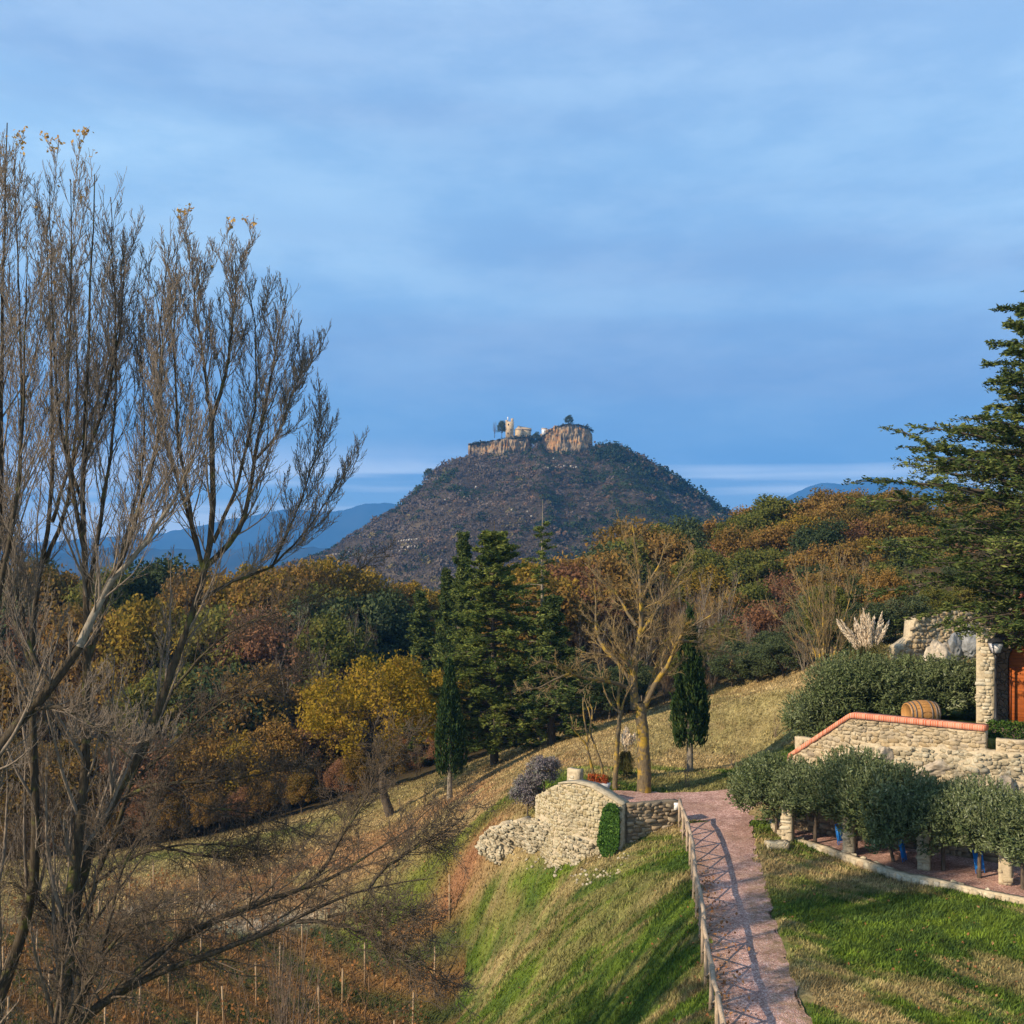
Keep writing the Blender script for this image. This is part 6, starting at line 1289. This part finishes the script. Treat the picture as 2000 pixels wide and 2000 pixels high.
# pale rocks scattered on the hill
rg = rngs(15); RV = MB()
def hp(u, v):
    d = np.linspace(560, 905, 400); x = (u - 1000) / F * d; z = CZ - (v - HV) / F * d; k = np.argmax(hillz(x, d) > z); return np.array([x[k], d[k], z[k]])
rocks = MB()
for u, v in [(1065 + i * 5.2, 915 + rg.uniform(-4, 4)) for i in range(8)] + [(1115 + i * 5, 914 + rg.uniform(-2, 3)) for i in range(4)] + [(1067, 900), (1081, 899), (1000, 1000), (1030, 1003), (1038, 1012), (870, 980), (930, 955)] + [(775 + i * 6, 1078 - i * 1.2 + rg.uniform(-3, 3)) for i in range(8)] + [(640 + i * 6, 1088 - i * 0.8) for i in range(8)] + [(780 + i * 5, 1060 - i * .5) for i in range(8)]:
    p = hp(u, v) + np.array([0, -2.5, 1.2]); s = rg.uniform(.5, 1.2)
    rocks.box(p, (s * rg.uniform(.6, 1.6), s, s * rg.uniform(.8, 1.5)), rg.random(), rg.normal(0, .4))
tag(rocks.build('pale_rocks', simple_mat('pale_rock', (0.46, 0.40, 0.32), .95, .5, .2)), 'pale rocks scattered across the scrub of the castle hill', 'rocks', kind='stuff')

# basalt cliffs
def cliff(name, label, us, vt, vb, seed, dark=0):
    rng = rngs(seed); n = 150; m = 36; a = np.linspace(0, 1, n); u = np.interp(a, np.linspace(0, 1, len(us)), us)
    ztop = CZ - (np.interp(a, np.linspace(0, 1, len(vt)), vt) - HV) / F * HD + (fbm(a * 14, a * 0, seed, 3) - .5) * 4.5; zbot = CZ - (np.interp(a, np.linspace(0, 1, len(vb)), vb) - HV) / F * HD - 5
    x = (u - 1000) / F * HD; h = np.linspace(0, 1, m); X = np.repeat(x[:, None], m, 1); Z = zbot[:, None] * (1 - h) + ztop[:, None] * h
    bul = 15 * np.sin(pi * np.clip(a, 0.0, 1)) ** .45
    r1_ = np.abs(fbm(X / 2.6 + seed, Z / 11, seed, 3) - .5) * 8; r2_ = (fbm(X / 7 + seed, Z / 9, seed + 1, 3) - .5) * 8; led = np.floor((Z + 3 * fbm(X / 9, Z / 9, seed + 2, 2)) / 5.5) * 0.9
    led = led - led.mean(); Y = HD + 3 - bul[:, None] + r1_ + r2_ + led + (h[None] ** 6) * 1.5
    bk = np.stack([X[:, ::-1][:, :1].repeat(2, 1), np.full((n, 2), HD + 12.0), np.stack([ztop - .4, zbot], -1)], -1)
    G_ = np.concatenate([np.stack([X, Y, Z], -1), bk], 1); k = m + 2; idx = np.arange(n * k).reshape(n, k); nx = np.roll(idx, -1, 1)
    Fq = np.stack([idx[:-1], idx[1:], nx[1:], nx[:-1]], -1).reshape(-1, 4)
    V = G_.reshape(-1, 3); F3 = []
    c0_ = np.vstack([V[idx[0]].mean(0), V[idx[-1]].mean(0)]); V = np.vstack([V, c0_]); q0 = len(V) - 2
    F3 = np.array([[q0, idx[0, i_], nx[0, i_]] for i_ in range(k)] + [[q0 + 1, nx[-1, i_], idx[-1, i_]] for i_ in range(k)])
    o = obj(name, mesh_np(name, V, [Fq, F3]), M_cliff); return tag(o, label, 'cliff')
def cliffmat():
    m, t, out = newmat('columnar_basalt'); v = geovec(t); n1 = tnoise(t, v, .10, 6, .7)
    isl = N(t, 'ShaderNodeNewGeometry').outputs['Random Per Island']
    c = ramp(t, n1, [(.35, (.22, .18, .12)), (.5, (.36, .26, .15)), (.60, (.46, .24, .09))]); mp = N(t, 'ShaderNodeMapping'); mp.inputs['Scale'].default_value = (.5, .5, .12); t.links.new(v, mp.inputs['Vector']); n9 = tnoise(t, mp.outputs[0], 1.0, 6, .75); c = tmix(t, .9, c, ramp(t, n9, [(.35, (.22, .2, .2)), (.6, (1, 1, 1))]), 'MULTIPLY')
    principled(t, out, c, .95, None, .05); return m
M_cliff = cliffmat()
cliff('basalt_cliff', 'orange brown columnar cliff below the little castle church', [914, 960, 1000, 1039], [868, 866, 858, 852, 848], [897, 894, 890, 886], 7)
cliff('basalt_cliff', 'taller orange columnar cliff on the right summit below the round tree', [1055, 1090, 1120, 1158], [846, 836, 832, 834, 846], [888, 890, 893, 895], 8)
scrub('cliff_top_scrub', 'low dark scrub along the tops of both cliffs', 700, 9, (-36, 68, HD - 9, HD + 3, 0), lambda x, y: np.interp(x, [(u - 1000) / F * HD for u in (914, 960, 1000, 1040, 1046, 1054, 1070, 1085, 1100, 1125, 1145, 1158, 1162)], [CZ - (v - HV) / F * HD for v in (868, 863, 857, 853, 864, 856, 845, 836, 830, 829, 834, 842, 862)]) - 1.0, 2.1, lambda x, y, z, r_: np.tile([[.05, .052, .03]], (len(x), 1)), per=26)

# church and tower on the summit
ct = thing('castle_church', 'small sunlit stone church with square tower and round apse on the left cliff', 'church', ((995 - 1000) / F * HD, HD - 4, CZ - (853 - HV) / F * HD)); k_ = HD / F
m = MB(); m.box((0.5 * k_, 2, 13 * k_), (16 * k_, 7, 30 * k_)); m.box((5.5 * k_, 2, 30.5 * k_), (5 * k_, 6.8, 7 * k_)); m.box((-5.5 * k_, 2, 29 * k_), (4 * k_, 6.8, 4 * k_)); m.build('tower', M_church, ct)
m = MB()
for dx, dz in ((-2, 22), (3, 12), (-3, 5)): m.box((dx * k_, -1.53, dz * k_), (2.2 * k_, .1, 3.4 * k_))
m.build('window', M_dark, ct)
m = MB(); th = np.linspace(0, 2 * pi, 17)[:-1]; m.prism(np.c_[18 * k_ + np.cos(th) * 8 * k_, 1 + np.sin(th) * 8 * k_], -3, 13 * k_); m.build('apse', M_church, ct)
m = MB(); V = np.vstack([np.c_[18 * k_ + np.cos(th) * 9 * k_, 1 + np.sin(th) * 9 * k_, np.full(16, 12.5 * k_)], [[18 * k_, 1, 20 * k_]]]); m.add(V, [np.array([[i, (i + 1) % 16, 16] for i in range(16)])]); m.build('apse_roof', M_churchroof, ct)
m = MB(); m.box((30 * k_, 5, 5 * k_), (24 * k_, 8, 22 * k_)); m.build('nave', M_church, ct)
m = MB(); x0, x1 = 16 * k_, 43 * k_; m.add([[x0, 0, 16 * k_], [x1, 0, 12 * k_], [x1, 10, 12 * k_], [x0, 10, 16 * k_], [x0, 5, 22 * k_], [x1, 5, 17 * k_]], [np.array([[0, 1, 5, 4], [2, 3, 4, 5], [0, 3, 2, 1]]), np.array([[1, 2, 5], [3, 0, 4]])]); m.build('nave_roof', M_churchroof, ct)
m = MB(); m.tube([(-3 * k_, 1, 28 * k_), (-3 * k_, 1, 38 * k_)], .25, 6); m.box((-3 * k_, 1, 35.5 * k_), (1.0, .3, 1.6)); m.build('flagpole', M_white, ct)
h_ = thing('white_house', 'tiny white building in the saddle between the two cliffs', 'house', ((1063 - 1000) / F * HD, HD, CZ - (846 - HV) / F * HD))
m = MB(); m.box((0, 0, .8), (4.2, 4, 5.0)); m.build('walls', M_white, h_); m = MB(); m.add([[-2.4, -2.3, 3.3], [2.4, -2.3, 3.3], [2.4, 2.3, 3.3], [-2.4, 2.3, 3.3], [-2.4, 0, 4.3], [2.4, 0, 4.3]], [np.array([[0, 1, 5, 4], [2, 3, 4, 5], [0, 3, 2, 1]]), np.array([[1, 2, 5], [3, 0, 4]])]); m.build('roof', M_churchroof, h_); m = MB(); m.box((.4, -2.03, 1.2), (.8, .1, 1.6)); m.build('window', M_dark, h_)
def hilltree(key, label, u, vb, W, H, wx=None):
    o = copy_tree(PR_[key]); o.location = ((u - 1000) / F * HD, HD - 3, CZ - (vb - HV) / F * HD); o.scale = (W / 8.5, W / 8.5, H / 10); o['label'] = label; o['category'] = 'tree'; o.pop('group', None); return o
PR_holm = 'holm'
hilltree('holm', 'single round tree crowning the right summit cliff', 1111, 834, 7.5, 9.5)
hilltree('bareb', 'bare tree at the left end of the tree clump beside the castle tower', 966, 855, 9, 14)
hilltree('holm2', 'dark conical tree touching the castle tower on its left', 980, 855, 9, 14.5)
hilltree('holm', 'dark trees filling the cleft between the two cliffs', 1047, 880, 9, 15)
hilltree('holm2', 'isolated bushy tree on the left skyline of the castle hill', 838, 940, 10, 11)

# ------------------------------------------------------------------ far mountains
def mountain(name, sil, d, depth, seed):
    xs = np.linspace(sil[0][0], sil[-1][0], 140); x = (xs - 1000) / F * d; z = CZ - (np.interp(xs, [s[0] for s in sil], [s[1] for s in sil]) - HV) / F * d
    z = np.convolve(np.r_[[z[0]] * 3, z, [z[-1]] * 3], np.ones(7) / 7, 'valid') + (fbm(xs / 14, xs * 0, seed, 3) - .5) * 22
    t = np.linspace(-1, 1, 41); g = (1 - np.abs(t)) ** 1.1; X = np.repeat(x[None], 41, 0); Y = d + t[:, None] * depth + 0 * X; Zb = -40.0
    Z = Zb + (z[None] - Zb) * g[:, None] + (fbm(X / 300, Y / 300, seed + 1, 4) - .5) * 160 * (g * (1 - g))[:, None] * 2
    idx = np.arange(X.size).reshape(X.shape); Fq = np.stack([idx[:-1, :-1], idx[:-1, 1:], idx[1:, 1:], idx[1:, :-1]], -1).reshape(-1, 4)
    tag(obj(name, mesh_np(name, np.stack([X, Y, Z], -1).reshape(-1, 3), Fq, True), M_mount), kind='structure')
mountain('distant_mountains', [(-250, 1100), (0, 1065), (200, 1050), (330, 1040), (420, 1020), (500, 1005), (545, 995), (590, 994), (640, 1003), (680, 992), (725, 981), (780, 985), (840, 1005), (900, 1040), (980, 1100)], 8000, 1100, 5)
mountain('foothills', [(-400, 1100), (-100, 1088), (100, 1080), (260, 1068), (400, 1076), (520, 1066), (640, 1072), (760, 1080), (900, 1092), (1200, 1100)], 4600, 900, 9)
mountain('distant_mountains', [(1420, 1100), (1500, 1000), (1540, 968), (1590, 945), (1630, 943), (1660, 946), (1690, 934), (1714, 931), (1760, 941), (1800, 944), (1850, 940), (1900, 950), (2000, 970), (2150, 1000), (2300, 1100)], 8300, 1000, 6)

# ------------------------------------------------------------------ grass blades and fallen leaves
def pathpoly(): return [r[:2] for r in RAIL] + [p[:2] for p in PR[::-1]]
def scatter(n, seed, dmin=25, dmax=84):
    rng = rngs(seed); d = np.exp(rng.uniform(np.log(dmin), np.log(dmax), n)); s = rng.uniform(-0.56, 0.56, n); x = s * d
    fc = [p[:2] for p in FC_near] + [p[:2] for p in FC_far[::-1]]
    k = ~(inpoly(x + .9 * (fbm(x / .5, d / .5, 91, 2) - .5), d, pathpoly()) | inpoly(x, d, TERR) | inpoly(x, d, PATIO) | inpoly(x, d, fc)); return rng, x[k], d[k]
rng, x, y = scatter(620000, 501)
z = np.where(inpoly(x, y, pathpoly()), zpath(y) + .02, gnd(x, y) + 0.10 * (fbm(x / 1.7, y / 1.7, 77, 3) - 0.5)); c = gcol(x, y) * rng.uniform(.5, 1.6, (len(x), 1)) * (.55 + .9 * fbm(x * .9 + y * .5, (y * .9 - x * .5) / .35, 67, 3))[:, None]
h = rng.uniform(.04, .12, len(x)) * (0.75 + y / 160) * (1 + .9 * sstep(.45, .75, fbm(x / .8, y / .8, 66, 2)) * sstep(60, 45, y)); a = rng.random(len(x)) * 2 * pi; wd = 0.008 + 0.00055 * y
lean = rng.normal(0, .5, (len(x), 2)) * h[:, None] + np.array([0.35, 0.1]) * h[:, None]
B0 = np.stack([x - np.cos(a) * wd, y - np.sin(a) * wd, z - .02], -1); B1 = np.stack([x + np.cos(a) * wd, y + np.sin(a) * wd, z - .02], -1); T0 = np.stack([x + lean[:, 0], y + lean[:, 1], z + h], -1)
V = np.stack([B0, B1, T0], 1).reshape(-1, 3); tag(obj('grass', mesh_np('grass', V, np.arange(len(V)).reshape(-1, 3), color=np.repeat(c, 3, 0)), M_blade), 'short green and straw coloured grass on the banks and slopes', 'grass', kind='stuff')
rng, x, y = scatter(60000, 502)
def bl(cx, cy, rx, ry): return np.exp(-((x - cx) / rx) ** 2 - ((y - cy) / ry) ** 2)
pr_ = 0.03 + 1.0 * bl(-2.9, 52.3, 1.6, 1.8) + .35 * bl(-2, 62, 6, 6) + .4 * bl(-14, 64, 9, 7) + .15 * bl(14, 30, 3, 3) + .9 * (sstep(80, 84, y)); k = rng.random(len(x)) < pr_; x, y = x[k], y[k]
pe = np.array([onpath(u_, v_) for u_, v_ in ((1395, 1900), (1380, 1800), (1372, 1740), (1400, 1980))]); j = rng.integers(0, 4, 420); ex = pe[j, 0] + rng.normal(.2, .22, 420); ey = pe[j, 1] + rng.normal(0, 1.8, 420)
X2 = np.r_[x, ex]; Y2 = np.r_[y, ey]; Z2 = np.maximum(gnd(X2, Y2), np.where(inpoly(X2, Y2, pathpoly()), zpath(Y2) + .02, -99)) + .05
V, Fq, at = leaves(rng, np.stack([X2, Y2, Z2], -1), 0.10, .8, nrm=np.array([[0, 0, 1.5]]), rnd=rng.random(len(X2)))
lt = obj('fallen_leaves', mesh_np('fallen_leaves', V, Fq, attrs={'rnd': at}), L_litter); tag(lt, 'rusty fallen leaves lying in drifts on the grass and path', 'leaves', kind='stuff')

rng, x, y = scatter(26000, 503, 26, 70); k = fbm(x / 1.6, y / 1.6, 88, 3) > .56; x, y = x[k], y[k]; per = 7; idx = np.repeat(np.arange(len(x)), per)
bx2 = x[idx] + rng.normal(0, .05, len(idx)); by2 = y[idx] + rng.normal(0, .05, len(idx)); hb = rng.uniform(.06, .18, len(idx)); z0_ = gnd(bx2, by2) - .02; wb = .010 + .00035 * by2; a_ = rng.random(len(idx)) * 6.28; ln_ = rng.normal(0, .45, (len(idx), 2)) * hb[:, None]
V = np.stack([np.stack([bx2 - np.cos(a_) * wb, by2 - np.sin(a_) * wb, z0_], -1), np.stack([bx2 + np.cos(a_) * wb, by2 + np.sin(a_) * wb, z0_], -1), np.stack([bx2 + ln_[:, 0], by2 + ln_[:, 1], z0_ + hb], -1)], 1).reshape(-1, 3)
cw = gcol(bx2, by2) * rng.uniform(.7, 1.3, (len(idx), 1)) * rng.uniform(.6, 1.25, len(x))[idx][:, None]
tag(obj('weeds', mesh_np('weeds', V, np.arange(len(V)).reshape(-1, 3), color=np.repeat(cw, 3, 0)), M_blade), 'taller tufts of rough grass and weeds scattered over the banks', 'weeds', kind='stuff')

# ------------------------------------------------------------------ air
hz = MB(); hz.box((0, 4950, 460), (27000, 10300, 1080)); ho = hz.build('haze', None)
def hazemat():
    m, t, out = newmat('haze_air'); p = N(t, 'ShaderNodeVolumePrincipled'); p.inputs['Color'].default_value = (0.11, 0.43, 1.0, 1); p.inputs['Density'].default_value = 0.00015; p.inputs['Anisotropy'].default_value = 0.0
    t.links.new(p.outputs[0], out.inputs['Volume']); return m
ho.data.materials.append(hazemat()); tag(ho, kind='stuff')
